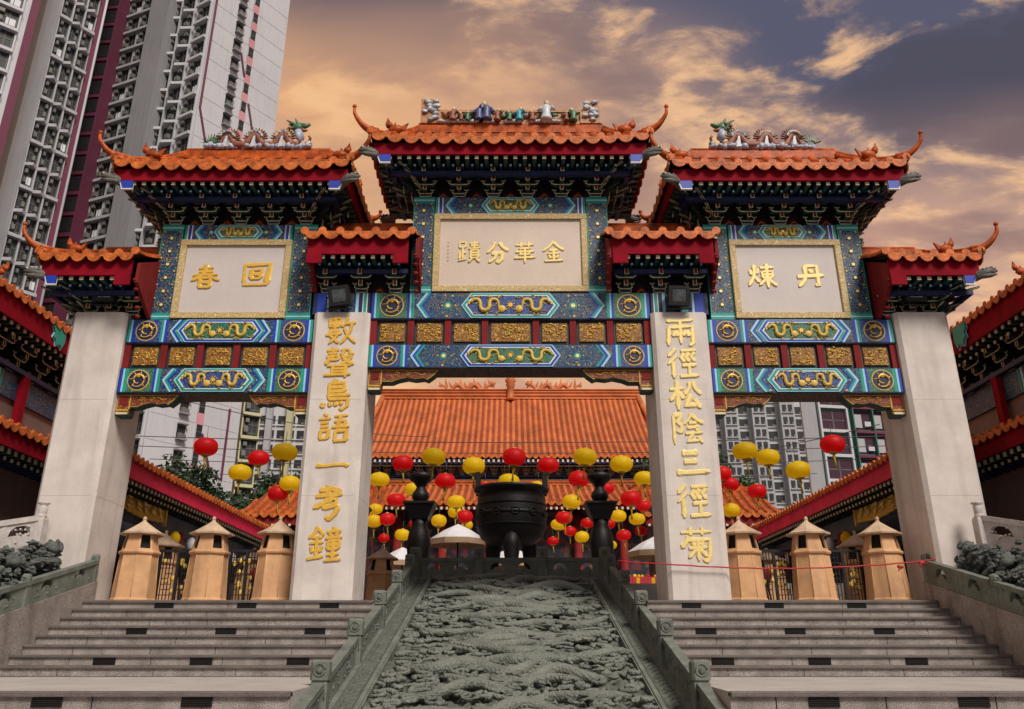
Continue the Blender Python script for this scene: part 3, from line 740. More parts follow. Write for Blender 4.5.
def tower_roof(cx, hw, hd, ze, zr, rw, hipL=True, hipR=True, body=None, zb=None, nb=6, fz=.24, tiphorn=.62, small=False, gable=None):
    """complete roof of one stage. cx: middle, hw/hd: half eave sizes, ze: drip edge height, zr: ridge height, rw: half ridge length"""
    cy = .65; mb = MB()
    yf, yb = cy - hd, cy + hd
    x0, x1 = cx - hw, cx + hw
    xr0 = cx - rw if hipL else x0; xr1 = cx + rw if hipR else x1
    lift = .13 if (hipL or hipR) and not small else (.05 if small and (hipL or hipR) else 0)
    rise = zr - ze - .1; zt = ze + .1
    kL = (xr0 - x0) / hd; kR = (x1 - xr1) / hd
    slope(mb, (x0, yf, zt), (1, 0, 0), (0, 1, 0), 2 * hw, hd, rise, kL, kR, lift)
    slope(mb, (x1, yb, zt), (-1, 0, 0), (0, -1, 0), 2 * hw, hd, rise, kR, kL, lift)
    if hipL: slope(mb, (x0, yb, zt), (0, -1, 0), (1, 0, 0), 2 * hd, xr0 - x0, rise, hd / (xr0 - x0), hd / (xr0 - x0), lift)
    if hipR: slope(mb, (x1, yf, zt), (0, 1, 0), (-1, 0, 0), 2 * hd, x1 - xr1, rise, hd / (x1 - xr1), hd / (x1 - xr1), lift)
    roof = mb.build('tiled_roof', arch)
    rd = MB()
    rd.bbox(xr0 - .02, xr1 + .02, cy - .09, cy + .09, zr - .06, zr + .15, 'tile', .02)
    rd.tube([(xr0, cy, zr + .18), (xr1, cy, zr + .18)], .06, 'tile', 8)
    for (flag, xr, xe, s) in ((hipL, xr0, x0, -1), (hipR, xr1, x1, 1)):
        if not flag: continue
        for (ye, t) in ((yf, -1), (yb, 1)):
            a = Vector((xr, cy, zr + .06)); b = Vector((xe, ye, zt + lift + .05))
            n = 8; P = []
            for i in range(n + 1):
                u = i / n
                hh = (1 - u); z = zt + rise * hh * (.7 + .3 * hh) + lift * u ** 6 + .06
                P.append((xr + (xe - xr) * u, cy + (ye - cy) * u, z))
            rd.tube(P, .085, 'tile', 7); rd.tube([(p[0], p[1], p[2] + .09) for p in P], .05, 'tile', 6)
            q = P[-3]
            horn(rd, (P[-2][0], P[-2][1], P[-2][2] + .06), s * 1.0, t * .5, tiphorn * .78 if t < 0 else tiphorn * .4, L=(.60 if not small else .58) if t < 0 else .35, r0=.10)
            fin_beast(rd, (P[4][0], P[4][1], P[4][2] + .1), s, 'tile', 1.2 if not small else 1.)
    if hipL or hipR: rd.build('roof_ridge', roof)
    else: rd.build('roof_ridge', roof)
    # fascia boards under the tiles, then rafters
    fc = MB(); ft = ze + .05; fb = ze - fz
    ins = .06
    fc.box(x0 + ins, x1 - ins, yf + ins, yf + ins + .05, fb, ft, 'fascia')
    if not (hipL or hipR):
        bk_ = MB(); bk_.box(x0 + ins, x1 - ins, yb - ins - .05, yb - ins, fb, ft, 'fascia'); bk_.build('rear_fascia', roof)
    else: fc.box(x0 + ins, x1 - ins, yb - ins - .05, yb - ins, fb, ft, 'fascia')
    if hipL: fc.box(x0 + ins, x0 + ins + .05, yf + ins + .05, yb - ins - .05, fb, ft, 'fascia')
    if hipR: fc.box(x1 - ins - .05, x1 - ins, yf + ins + .05, yb - ins - .05, fb, ft, 'fascia')
    if small:    # red returns of the lower roofs: deeper red board at both ends
        for xa in ((x0 + ins, x0 + .36) if not hipL else None, (x1 - .36, x1 - ins) if not hipR else None):
            if xa: fc.box(xa[0], xa[1], yf + ins - .006, yf + ins + .046, fb - .20, fb + .02, 'fascia')
    fc.build('fascia', roof)
    sf = MB()
    sf.box(x0 + ins + .05, x1 - ins - .05, yf + ins + .05, yb - ins - .05, fb + .16, fb + .20, 'soffit')
    bx0, bx1 = body
    sp = .2; n = int((x1 - x0 - .5) / sp); 
    for row, (dy, dz, w, kf) in enumerate(((.12, 0, .040, 'cream'), (.30, -.06, .022, 'palebl'))):
        nn = n + row
        for i in range(nn):
            x = (x0 + x1) / 2 + (i - (nn - 1) / 2) * sp
            for (ya, yb_) in ((yf + dy, yf + .95), (yb - .95, yb - dy)):
                if row: 
                    if ya < cy: sf.box(x - w, x + w, ya, yb_, fb - .075 + dz, fb - .025 + dz, 'darkblue', kf)
                else: sf.box(x - w, x + w, ya, yb_, fb - .075, fb - .005, 'darkgreen', kf)
        if row == 0:
            for (fl, xe, s) in ((hipL, x0, -1), (hipR, x1, 1)):
                if not fl: continue
                m_ = int((2 * hd - .4) / sp)
                for i in range(m_):
                    y = cy + (i - (m_ - 1) / 2) * sp
                    a, b = sorted((xe - s * .12, xe - s * .8))
                    sf.box(a, b, y - w, y + w, fb - .075, fb - .005, 'darkgreen')
    # purlin boxes carrying the rafters
    sf.box(bx0 - .45 if hipL else x0 + .1, bx1 + .45 if hipR else x1 - .1, yf + .44, yf + .54, fb - .24, fb - .15, 'darkblue')
    if hipL: sf.box(bx0 - .45, bx0 - .35, yf + .5, yb - .5, fb - .24, fb - .15, 'darkblue')
    if hipR: sf.box(bx1 + .35, bx1 + .45, yf + .5, yb - .5, fb - .24, fb - .15, 'darkblue')
    sf.build('eave_rafters', roof)
    # core behind the brackets
    co = MB(); co.box(bx0 + .1, bx1 - .1, YF + .25, YB - .25, zb, fb + .16, 'soffit')
    sp2 = (bx1 - bx0 - .5) / max(1, nb - 1)
    for i in range(nb - 1):
        xm = bx0 + .25 + sp2 * (i + .5)
        co.prism([(xm - .17, zb + .01), (xm + .17, zb + .01), (xm + .06, zb + .16), (xm, zb + .2), (xm - .06, zb + .16)], YF + .16, YF + .26, 'maroon')
        co.tube([(xm - .1, YF + .15, zb + .04), (xm, YF + .15, zb + .13), (xm + .1, YF + .15, zb + .04)], .012, 'yellowp', 4)
    co.build('bracket_wall', roof)
    me = bm_small if small else bm_main
    hz = max(.8, (fb - .1 - zb) / (.52 if not small else .42))
    for i in range(nb):
        x = bx0 + .25 + sp2 * i
        inst(me, 'bracket', roof, (x, YF + .12, zb), 0, (1, 1, hz))
    for (fl, xb, s) in ((hipL, bx0, -1), (hipR, bx1, 1)):
        if not fl: continue
        for y in (.42, .9):
            inst(me, 'bracket', roof, (xb - s * .06, y, zb), s * math.pi / 2, (1, 1, hz))
        for (yy, t) in ((YF + .1, -1), (YB - .1, 1)):
            ang = math.atan2(s * 1., -t * 1.) if False else (s * math.pi / 4 if t < 0 else s * 3 * math.pi / 4)
            inst(bm_diag, 'corner_bracket', roof, (xb - s * .05, yy, zb), ang, (1, 1, hz))
            # corner beam with a carved beast head
            cb = MB(); xe, ye = (x0 if s < 0 else x1), (yf if t < 0 else yb)
            A = Vector((xb, yy, fb - .10)); B = Vector((xe - s * .05, ye - t * .05, fb + .02)); C = Vector((xe + s * .23, ye + t * .02, fb + .05))
            cb.tube([A, B], .09, 'darkgreen', 4, False)
            cb.tube([A + Vector((0, 0, .02)), A.lerp(B, .6), B, C - Vector((s * .12, 0, 0)), C], [.06, .07, .095, .075, .02], 'fishgrey', 9, True, 1.)
            cb.tube([B - Vector((s * .1, 0, .06)), C - Vector((s * .15, 0, .09)), C - Vector((s * .02, 0, .07))], [.06, .05, .015], 'fishgrey', 7)
            for q in range(7): cb.ball(tuple(B.lerp(C, q / 7 - .1) + Vector((0, -.02, .05 + .02 * (q % 2)))), (.035, .07, .035), 'fishgrey', 6, 4, .2)
            cb.ball(tuple(C + Vector((-s * .09, -.05, .04))), .025, 'cream', 6, 4)
            cb.build('corner_beam', roof)
            if t < 0:
                bl = MB(); xa = xe - s * .12; xc = xe - s * (.42 if not small else .38)
                p0, p1 = sorted((xa, xc)); y = yf + .07
                zt_, zb_ = fb + .03, fb - .20
                bl.prism([(xa, zt_), (xc, zt_), (xc + s * .0, zb_), (xa - s * .08, zb_)], y, y + .05, 'whitep')
                bl.prism([(xa - s * .03, zt_ - .02), (xc, zt_ - .02), (xc + s * .0, zb_ + .03), (xa - s * .10, zb_ + .03)], y - .006, y + .02, 'blue')
                bl.build('corner_panel', roof)
    return roof

r_c = tower_roof(0, 2.90, 1.40, 9.03, 10.30, 2.10, True, True, (-2.07, 2.07), 8.302, 6, .22, .62)
r_l = tower_roof(-5.70, 2.42, 1.40, 8.40, 9.62, 1.62, True, True, (-7.33, -4.07), 7.632, 5, .22, .60)
r_r = tower_roof(5.70, 2.42, 1.40, 8.40, 9.62, 1.62, True, True, (4.07, 7.33), 7.632, 5, .22, .60)
# low roofs over the inner pillars and over the outer pillars
r_il = tower_roof(-3.05, 1.07, 1.22, 6.92, 7.70, 1.0, False, False, (-4.0, -2.1), 6.042, 3, .32, .5, True)
r_ir = tower_roof(3.05, 1.07, 1.22, 6.92, 7.70, 1.0, False, False, (2.1, 4.0), 6.042, 3, .32, .5, True)
r_ol = tower_roof(-8.30, .94, 1.38, 6.34, 7.12, .40, True, False, (-8.75, -7.40), 5.552, 3, .29, .6, True)
r_or = tower_roof(8.30, .94, 1.38, 6.34, 7.12, .40, False, True, (7.40, 8.75), 5.552, 3, .29, .6, True)
# red gable boards closing the low roofs
def gable(roof, x, zb, zt, yf, t=.07, zrg=None, bot=None):
    mb = MB(); pts = [(x, yf + .08, zt - .38), (x, yf + .08, zt + .04), (x, .65, zrg), (x, 2 * .65 - yf - .08, zt + .04), (x, 2 * .65 - yf - .08, zt - .38), (x, YB, zb), (x, YF + .0, zb)]
    mb.slab(pts, 'maroon', t)
    for i in range(5):
        z = zt - .32 - i * .16; mb.ball((x, yf + .10 + i * .085, z), (.06, .04, .04), 'maroon', 6, 4)
    mb.build('gable_board', roof)
for s, r1, r2 in ((-1, r_il, r_ol), (1, r_ir, r_or)):
    gable(r1, s * 1.97 + (0 if s > 0 else .07), 6.05, 6.92, -.55, .07, 7.62)
    gable(r1, s * 4.10 + (.07 if s < 0 else 0), 6.05, 6.92, -.55, .07, 7.62)
    gable(r2, s * 7.345 + (0 if s < 0 else .07), 5.46, 6.30, -.70, .07, 7.02)

# ---- ridge ornaments
def dragon_ornament(roof, x0, x1, y, z, head):
    """undulating ceramic dragon on a cloud base; head=+1 faces +X end"""
    W = x1 - x0; xm = (x0 + x1) / 2; s = head
    mb = MB()
    for i in range(26):
        t = i / 25; mb.ball((x0 + W * t, y + random.uniform(-.04, .04), z + .05), (.09, .09, random.uniform(.05, .10)), 'ceramic_blue', 6, 4, .2)
    tl = xm - s * W * .5
    P = [Vector((tl + s * W * (.08 + .82 * i / 60), y, z + .16 + .21 * max(-.3, math.sin(2 * math.pi * 3 * (i / 60) ** .95 - 1.2)))) for i in range(61)]
    mb.tube(P, [.03 + .06 * min(1, i / 15) for i in range(61)], 'ceramic_red', 8)
    o = mb.build('ridge_dragon', roof)
    fb = MB()
    for c in range(3):   # combed back fins over each hump
        best = max(range(c * 20, c * 20 + 20), key=lambda i: P[i].z); cx_, cz = P[best].x, P[best].z - .10
        for j in range(13):
            a = math.pi * (.02 + .96 * j / 12)
            fb.prism([(cx_ + .17 * math.cos(a - .09), cz + .17 * math.sin(a - .09)), (cx_ + .285 * math.cos(a), cz + .285 * math.sin(a)), (cx_ + .17 * math.cos(a + .09), cz + .17 * math.sin(a + .09))], y - .03, y + .03, 'ceramic_red' if j % 2 else 'ridgewood')
        fb.tube([(cx_ + .16 * math.cos(math.pi * j / 12), y - .05, cz + .15 * math.sin(math.pi * j / 12)) for j in range(13)], .05, 'ceramic', 6)
        fb.prism([(cx_ - .08, z), (cx_ + .03, z + .02), (cx_ + .02, z + .3), (cx_ - .02, z + .28)], y - .09, y - .05, 'ceramic_white')
    fb.build('back_fin', o)
    hd_ = MB(); hx = xm + s * W * .38; hz = z + .52
    hd_.tube([(P[-1].x, y, P[-1].z), (hx + s * .06, y, z + .28), (hx, y, hz - .04)], [.09, .10, .09], 'ceramic_blue', 8)
    hd_.ball((hx, y, hz + .05), (.12, .10, .11), 'ceramic_green', 9, 6, .18)
    hd_.tube([(hx + s * .05, y, hz + .08), (hx + s * .18, y, hz + .10), (hx + s * .26, y, hz + .14)], [.085, .055, .03], 'ceramic_green', 7)
    hd_.tube([(hx + s * .04, y, hz + .0), (hx + s * .15, y, hz - .03), (hx + s * .21, y, hz - .02)], [.07, .04, .015], 'ceramic_red', 7)
    for q in range(6): hd_.ball((hx - s * (.04 + .03 * q), y + random.uniform(-.08, .08), hz + random.uniform(-.08, .14)), .045, 'ceramic_red' if q % 2 else 'ceramic_green', 6, 4, .3)
    for (dx, dz) in ((-.3, .26), (-.24, .14), (-.26, .04), (-.1, .3)):
        hd_.tube([(hx, y, hz + .08), (hx + s * dx * .6, y, hz + dz * .7), (hx + s * dx, y, hz + dz)], [.05, .035, .01], 'ceramic_green', 5)
    hd_.build('dragon_head', o)
    tb = MB(); tx = tl + s * .05
    for j in range(9):
        a = .2 + 2.7 * j / 8
        tb.prism([(tx + .08 * math.cos(a - .25), z + .14 + .08 * math.sin(a - .25)), (tx + .24 * math.cos(a), z + .14 + .27 * math.sin(a)), (tx + .08 * math.cos(a + .25), z + .14 + .08 * math.sin(a + .25))], y - .05 + .01 * j, y + .02, 'ceramic_green')
    tb.build('dragon_tail', o)
    cl = MB(); cxx = xm + s * W * .49
    cl.ball((cxx, y, z + .12), (.09, .07, .10), 'ceramic', 7, 5, .15)
    cl.tube([(cxx, y, z + .15), (cxx + s * .04, y, z + .28), (cxx, y, z + .34)], [.04, .03, .03], 'ceramic_red', 6)
    cl.build('cloud_phoenix', o)
dragon_ornament(r_l, -6.86, -4.56, .60, 9.82, 1)
dragon_ornament(r_r, 4.56, 6.86, .60, 9.82, -1)

def figurine(x, y, z, h, robe, pose, parent):
    """one glazed opera figurine on the ridge panel"""
    mb = MB()
    lean = .05 * pose
    mb.lathe([(.11 * h / .4, 0), (.10 * h / .4, .12 * h), (.075 * h / .4, .35 * h), (.085 * h / .4, .62 * h), (.06 * h / .4, .74 * h), (.03, .78 * h)], robe, (x, y, z), 9)
    mb.ball((x + lean, y - .01, z + .87 * h), (.045 * h / .4, .045 * h / .4, .055 * h / .4), 'cream', 8, 6)
    mb.ball((x + lean, y + .012, z + .93 * h), (.05 * h / .4, .045 * h / .4, .045 * h / .4), 'dark', 8, 5)
    for s in (-1, 1):
        mb.tube([(x + s * .07 * h / .4, y, z + .66 * h), (x + s * .13 * h / .4, y - .04, z + (.5 + .1 * pose * s) * h), (x + s * .09 * h / .4, y - .11, z + (.55 + .16 * pose * s) * h)], [.035 * h / .4, .03 * h / .4, .02 * h / .4], robe, 6)
    return mb.build('figurine', parent)
mb = MB(); zz = 10.50; yy = .58
mb.bbox(-2.05, 2.05, yy + .02, yy + .16, zz, zz + .10, 'ridgewood', .015)
mb.bbox(-1.75, 1.75, yy + .06, yy + .12, zz + .10, zz + .33, 'ridgewood', .01)
mb.bbox(-1.75, 1.75, yy + .03, yy + .14, zz + .33, zz + .40, 'ridgewood', .01)
for s in (-1, 1):
    a, b = sorted((s * 1.74, s * 2.05))
    mb.prism([(s * 2.06, zz), (s * 2.06, zz + .66), (s * 1.80, zz + .66), (s * 1.68, zz + .5), (s * 1.74, zz + .38), (s * 1.6, zz + .30), (s * 1.6, zz)], yy - .01, yy + .17, 'ridgewood')
ornp = mb.build('figure_panel', r_c)
sc = MB()
for s in (-1, 1):
    for i in range(14):
        sc.ball((s * random.uniform(1.66, 1.98), yy - .03, zz + random.uniform(.08, .6)), (.08, .05, .05), 'ceramic_white' if i % 3 else 'ceramic_blue', 6, 4, .35)
for i in range(40):
    sc.ball((random.uniform(-1.6, 1.6), yy - .02, zz + .03), (.08, .06, .04), 'ceramic_white', 6, 4, .3)
for i in range(26):
    sc.ball((random.uniform(-1.5, 1.5), yy + .02, zz + random.uniform(.1, .3)), (.10, .05, .06), random.choice(['ceramic_green', 'ceramic', 'ceramic_red', 'ridgewood']), 6, 4, .35)
sc.build('scrollwork', ornp)
for (x, h, rb, po) in ((-1.32, .36, 'ceramic_red', .5), (-1.12, .24, 'ceramic_red', -.5), (-.98, .26, 'ceramic_green', .3), (-.72, .44, 'ceramic_robe', 1), (-.55, .52, 'ceramic_robe', -1), (-.30, .32, 'ceramic_red', .6), (-.02, .28, 'ceramic_green', -.6), (.20, .36, 'ceramic_turq', .8), (.50, .28, 'ceramic_red', -.4), (.82, .54, 'ceramic_white', .3), (1.28, .26, 'ceramic_red', .8), (1.44, .34, 'ceramic_green', -.8)):
    figurine(x, yy - .06, zz + .02, h, rb, po, ornp)
# ================================================================== floodlights on the pillar tops
def floodlight(x, z, label, lean):
    t = thing('floodlight', label, 'floodlight', (x, -.16, z), 0, 'floodlights on the pillar tops')
    mb = MB(); mb.T = Matrix.Rotation(R(14), 4, 'X') @ Matrix.Rotation(R(lean), 4, 'Y')
    mb.bbox(-.25, .25, -.06, .16, -.24, .24, 'iron', .03)
    for i in range(7): mb.box(-.2, .2, .16, .22, -.2 + i * .06, -.18 + i * .06, 'iron')
    mb.build('housing', t)
    l = MB(); l.T = Matrix.Rotation(R(14), 4, 'X') @ Matrix.Rotation(R(lean), 4, 'Y')
    l.prism([(-.15, -.14), (.17, -.14), (.17, .16), (-.15, .16)], -.072, -.05, 'lens'); l.build('glass', t); t.scale = (.86, .86, .86)
    f = MB(); f.T = Matrix.Rotation(R(14), 4, 'X') @ Matrix.Rotation(R(lean), 4, 'Y')
    for a, b, c, d in ((-.24, .24, .16, .23), (-.24, .24, -.23, -.14), (-.24, -.15, -.14, .16), (.17, .24, -.14, .16)): f.box(a, b, -.1, -.06, c, d, 'iron')
    f.build('bezel', t)
    b = MB()
    b.tube([(-.29, .05, 0), (-.29, .05, -.30), (.29, .05, -.30), (.29, .05, 0)], .022, 'iron', 5); b.build('bracket', t)
floodlight(-8.13, 5.92, 'black floodlight on top of the leftmost granite pillar', 0)
floodlight(-3.43, 5.83, 'black floodlight on the pillar inscribed with 數聲鳥語, tilted sideways', -8)
floodlight(3.36, 5.83, 'black floodlight on the pillar inscribed with 兩徑松陰', 2)
floodlight(8.10, 5.92, 'black floodlight on top of the rightmost granite pillar', 0)

# ================================================================== ground, terrace, stairs
def struct(name, mb): return tag(mb.build(name), kind='structure')
g = MB(); g.box(-900, 900, -60, 1500, -2.62, -2.55, 'asphalt'); struct('ground', g)
t_ = MB()
for s in (-1, 1):
    a, b = sorted((s * 2.42, s * 7.57)); t_.box(a, b, .015, 40, -2.54, 0, 'paving')
    a, b = sorted((s * 7.57, s * 40)); t_.box(a, b, .3, 40, -2.54, -.002, 'paving')
struct('terrace', t_)
t_ = MB(); t_.box(-2.42, 2.42, 5.32, 7.0, -2.5, .85, 'paving'); t_.box(-30, 30, 7.0, 60, -2.5, .85, 'paving'); struct('upper_plaza', t_)

def staircase(s):
    t = thing('stone_staircase', '%s flight of pink granite steps below the archway' % ('left' if s < 0 else 'right'), 'staircase', (0, 0, 0), 0, 'flights of steps below the archway')
    mb = MB(); xi, xo = s * 2.42, s * 7.56; a, b = sorted((xi, xo))
    ed = MB(); rr = random.Random(5 + s)
    for k in range(8):
        y = -.32 * k; z = -.15 * k
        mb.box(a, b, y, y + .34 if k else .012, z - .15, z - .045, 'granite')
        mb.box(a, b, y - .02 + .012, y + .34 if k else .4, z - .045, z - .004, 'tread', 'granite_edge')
        ed.bbox(a, b, y - .035, y + .06, z - .040, z + (0 if k else .004), 'granite_edge', .012)
        x = a + rr.uniform(.3, 1)
        while x < b:
            mb.box(x, x + .008, y - .003, y + .01, z - .15, z - .045, 'hole'); x += rr.uniform(.9, 1.5)
    far = s * 16
    a2, b2 = sorted((xi, far)); y0 = -.32 * 7
    LF = -5.3     # front edge of the landing, which falls slightly for drainage
    v = [(a2, LF, -1.285), (b2, LF, -1.285), (b2, y0 + .3, -1.2), (a2, y0 + .3, -1.2)]
    mb.add(v + [(p, q, -2.5) for p, q, r in v], [(0, 1, 2, 3), (3, 2, 6, 7), (1, 2, 6, 5), (0, 3, 7, 4)], 'tread'); mb.add([(a2, LF + .01, -2.5), (b2, LF + .01, -2.5), (b2, LF + .01, -1.29), (a2, LF + .01, -1.29)], [(0, 1, 2, 3)], 'granite')
    ed.bbox(a2, b2, LF - .04, LF + .08, -1.335, -1.280, 'granite_edge', .015)
    x = a2 + .5
    while x < b2: mb.box(x, x + .01, LF + .004, LF + .012, -1.46, -1.335, 'hole'); x += 1.21
    mb.box(a2, b2, -7.9, LF + .005, -1.52, -1.465, 'tread'); mb.box(a2, b2, -7.89, LF + .0, -2.5, -1.52, 'granite')
    for k in range(7):
        y = -8.2 - .32 * k; z = -1.62 - .13 * k
        mb.box(a2, b2, y, y + .34, z - .15, z, 'tread', 'granite')
    mb.build('steps', t); ed.build('nosing', t)
    v0 = MB(); v0.box(-.17, .17, -.008, .01, -.05, .05, 'hole')
    for i in range(5): v0.box(-.16, .16, -.016, -.008, -.042 + i * .019, -.036 + i * .019, 'iron')
    me = v0.mesh('riser_vent')
    for k in (0, 3, 6):
        for x in (3.2, 4.66, 6.12): inst(me, 'riser_vent', t, (s * x, -.32 * k, -.15 * k - .097))
    for x in (3.45, 5.1): inst(me, 'riser_vent', t, (s * x, LF + .002, -1.395))
    return t
staircase(-1); staircase(1)

# carved ramp -------------------------------------------------------
def rz(y): return .85 + .26 * (y - 5.3)
ramp = thing('carved_stone_ramp', 'long sloping slab of grey green stone carved with dragons and clouds between two balustrades', 'carved ramp', (0, -1.5, 0))
ramp.location = (0, 0, 0)
mb = MB()
ya, yb = -9.5, 5.3
def wedge(mb, x0, x1, dz, k, ya=ya, yb=yb, low=-2.54):
    vs = [(x0, ya, low - .0), (x1, ya, low), (x1, yb, low), (x0, yb, low), (x0, ya, max(rz(ya) + dz, low + .02)), (x1, ya, max(rz(ya) + dz, low + .02)), (x1, yb, rz(yb) + dz), (x0, yb, rz(yb) + dz)]
    mb.add(vs, [(0, 3, 2, 1), (4, 5, 6, 7), (0, 1, 5, 4), (1, 2, 6, 5), (2, 3, 7, 6), (3, 0, 4, 7)], k)
ya = -7.5
wedge(mb, -2.415, 2.415, -.32, 'greenstone', ya)
base = mb.build('ramp_base', ramp)
def height_sheet(x0, x1, ya, yb, nx, ny, fn, k, name, parent, zs=1.):
    vs = []; fs = []
    for j in range(ny + 1):
        y = ya + (yb - ya) * j / ny
        for i in range(nx + 1):
            x = x0 + (x1 - x0) * i / nx
            vs.append((x, y, rz(y) + fn[j][i] * zs))
    for j in range(ny):
        for i in range(nx):
            q = j * (nx + 1) + i; fs.append((q, q + 1, q + nx + 2, q + nx + 1))
    m = MB(); m.add(vs, fs, k, True); return m.build(name, parent)
X0, X1, YA, YB_, NX, NY = -1.88, 1.88, -7.4, 5.28, 170, 460
H = []
for j in range(NY + 1):
    y = YA + (YB_ - YA) * j / NY; row = []
    for i in range(NX + 1):
        x = X0 + (X1 - X0) * i / NX
        w = noise.noise((x * 1.3, y * 1.6, 3.)) * .55
        n = min(1, abs(noise.noise((x * 2.6 + w * 1.6, y * 4.4 + w * 2.5, 1.))) * 2.6)
        n4 = abs(noise.noise((x * 8 + w, y * 11, 8.)))
        row.append(-.15 + .11 * n + .05 * n4)
    H.append(row)
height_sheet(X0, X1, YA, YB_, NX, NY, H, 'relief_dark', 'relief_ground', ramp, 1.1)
rr = random.Random(11)
def ramp_tube(mb, pts, rs, seg=7):
    """tube of (x, y, height above the slope) points, kept inside the carved panel"""
    P = []; Q = []
    for p, r in zip(pts, rs):
        if abs(p[0]) < 1.90 - r and YA < p[1] < YB_ - .05: P.append((p[0], p[1], rz(p[1]) + p[2] + .10)); Q.append(r)
        elif len(P) > 2: break
        else: P = []; Q = []
    if len(P) > 2: mb.tube(P, Q, 'relief', seg)
for q in range(36):      # dragons swimming through the clouds
    mb = MB(); cy_ = 5.05 - q * .35 + rr.uniform(-.1, .1); cx_ = (-1, 1, 0)[q % 3] * rr.uniform(.45, 1.05)
    L_ = rr.uniform(1.4, 2.5); A_ = rr.uniform(.10, .17); ph = rr.uniform(0, 6.28); rot = rr.uniform(-.22, .22); r0 = rr.uniform(.065, .115); k_ = rr.uniform(4.2, 6.0)
    n = 46; pts = []; rs = []
    for i in range(n):
        t = i / (n - 1); u = (t - .5) * L_; v = A_ * math.sin(u * k_ + ph)
        pts.append((cx_ + u * math.cos(rot) - v * math.sin(rot), cy_ + u * math.sin(rot) + v * math.cos(rot), -.06 + .05 * math.sin(u * k_ * .7 + ph * 2)))
        rs.append(r0 * (.25 + .85 * math.sin(math.pi * (.06 + .86 * t)) ** .8) * (1 + .05 * (i % 2)))
    ramp_tube(mb, pts, rs, 9)
    hx, hy = pts[-1][0], pts[-1][1]; s = 1
    if abs(hx) < 1.5:
        z = rz(hy)
        z += .06
        mb.ball((hx, hy, z - .02), (r0 * 1.15, r0 * .95, r0 * .95), 'relief', 9, 6, .15)
        mb.ball((hx + r0 * 1.1, hy - .02, z - .04), (r0 * .9, r0 * .55, r0 * .5), 'relief', 8, 5, .1)
        for e in (-1, 1):
            ramp_tube(mb, [(hx, hy, 0), (hx - .10, hy + e * .06, .04), (hx - .22, hy + e * .10, .03)], [.03, .022, .008], 5)
            mb.ball((hx + r0 * .4, hy + e * r0 * .4, z + r0 * .55), .022, 'relief', 6, 4)
    for i in range(5, n - 6, 9):     # legs with claws
        e = rr.choice((-1, 1)); px, py = pts[i][0], pts[i][1]; a = rr.uniform(-.5, .5)
        kx, ky = px + .16 * math.sin(a), py + e * .17
        ramp_tube(mb, [(px, py, -.06), (kx, ky, -.03), (kx + .13, ky + e * .04, -.05)], [.05, .036, .024], 6)
        for c in (-1, 0, 1): ramp_tube(mb, [(kx + .12, ky + e * .04, -.05), (kx + .17, ky + e * .04 + c * .035, -.03), (kx + .21, ky + e * .04 + c * .05, -.07)], [.016, .013, .005], 4)
    mb.build('carved_dragon', ramp)
mb = MB()
for q in range(760):     # curled cloud ribbons and flame tongues between the bodies
    px, py = rr.uniform(X0 + .06, X1 - .06), rr.uniform(YA, YB_ - .06); h0 = rr.uniform(-.13, -.06)
    if q % 3:
        r = rr.uniform(.06, .13); s = rr.choice((-1, 1)); a0 = rr.uniform(0, 6.28); n = 12
        pts = [(px + r * 1.35 * (1 - i / 15) * math.cos(a0 + s * i * .55), py + r * .9 * (1 - i / 15) * math.sin(a0 + s * i * .55), h0 + .03 * i / n) for i in range(n)]
        ramp_tube(mb, pts, [.026 + .018 * (i / n) for i in range(n)], 6)
    else:
        a = rr.uniform(-.6, .6); d = rr.choice((-1, 1)); L_ = rr.uniform(.2, .5)
        pts = [(px + d * L_ * t, py + a * L_ * t * .6 + .03 * math.sin(t * 6), h0 + .03 * math.sin(t * 3)) for t in [i / 7 for i in range(8)]]
        ramp_tube(mb, pts, [.045 * (1 - .8 * i / 7) for i in range(8)], 6)
tag(mb.build('carved_clouds', ramp), kind='stuff')
for s in (-1, 1):
    nx, ny = 22, 1000; B = []
    a, b = sorted((s * 1.98, s * 2.225))
    for j in range(ny + 1):
        y = YA + (YB_ - YA) * j / ny; row = []
        for i in range(nx + 1):
            u = i / nx
            c = math.sin(y * 40 + 2.2 * math.sin(u * 6.28)) + 1.2 * noise.noise((u * 5, y * 16, 4.))
            v = -.045 + .035 * max(-1, min(1, c * 2.2))
            row.append(v if .06 < u < .94 else .01)
        B.append(row)
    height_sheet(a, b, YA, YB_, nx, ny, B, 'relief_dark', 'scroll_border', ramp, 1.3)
    m = MB()
    for (p, q, dz) in ((1.88, 1.905, .0), (1.905, 1.95, .02), (1.95, 1.98, .005)):
        a, b = sorted((s * p, s * q)); wedge(m, a, b, dz, 'greenstone', YA)
    a, b = sorted((s * 2.225, s * 2.415)); wedge(m, a, b, .03, 'greenstone', YA)
    m.build('moulding', ramp)

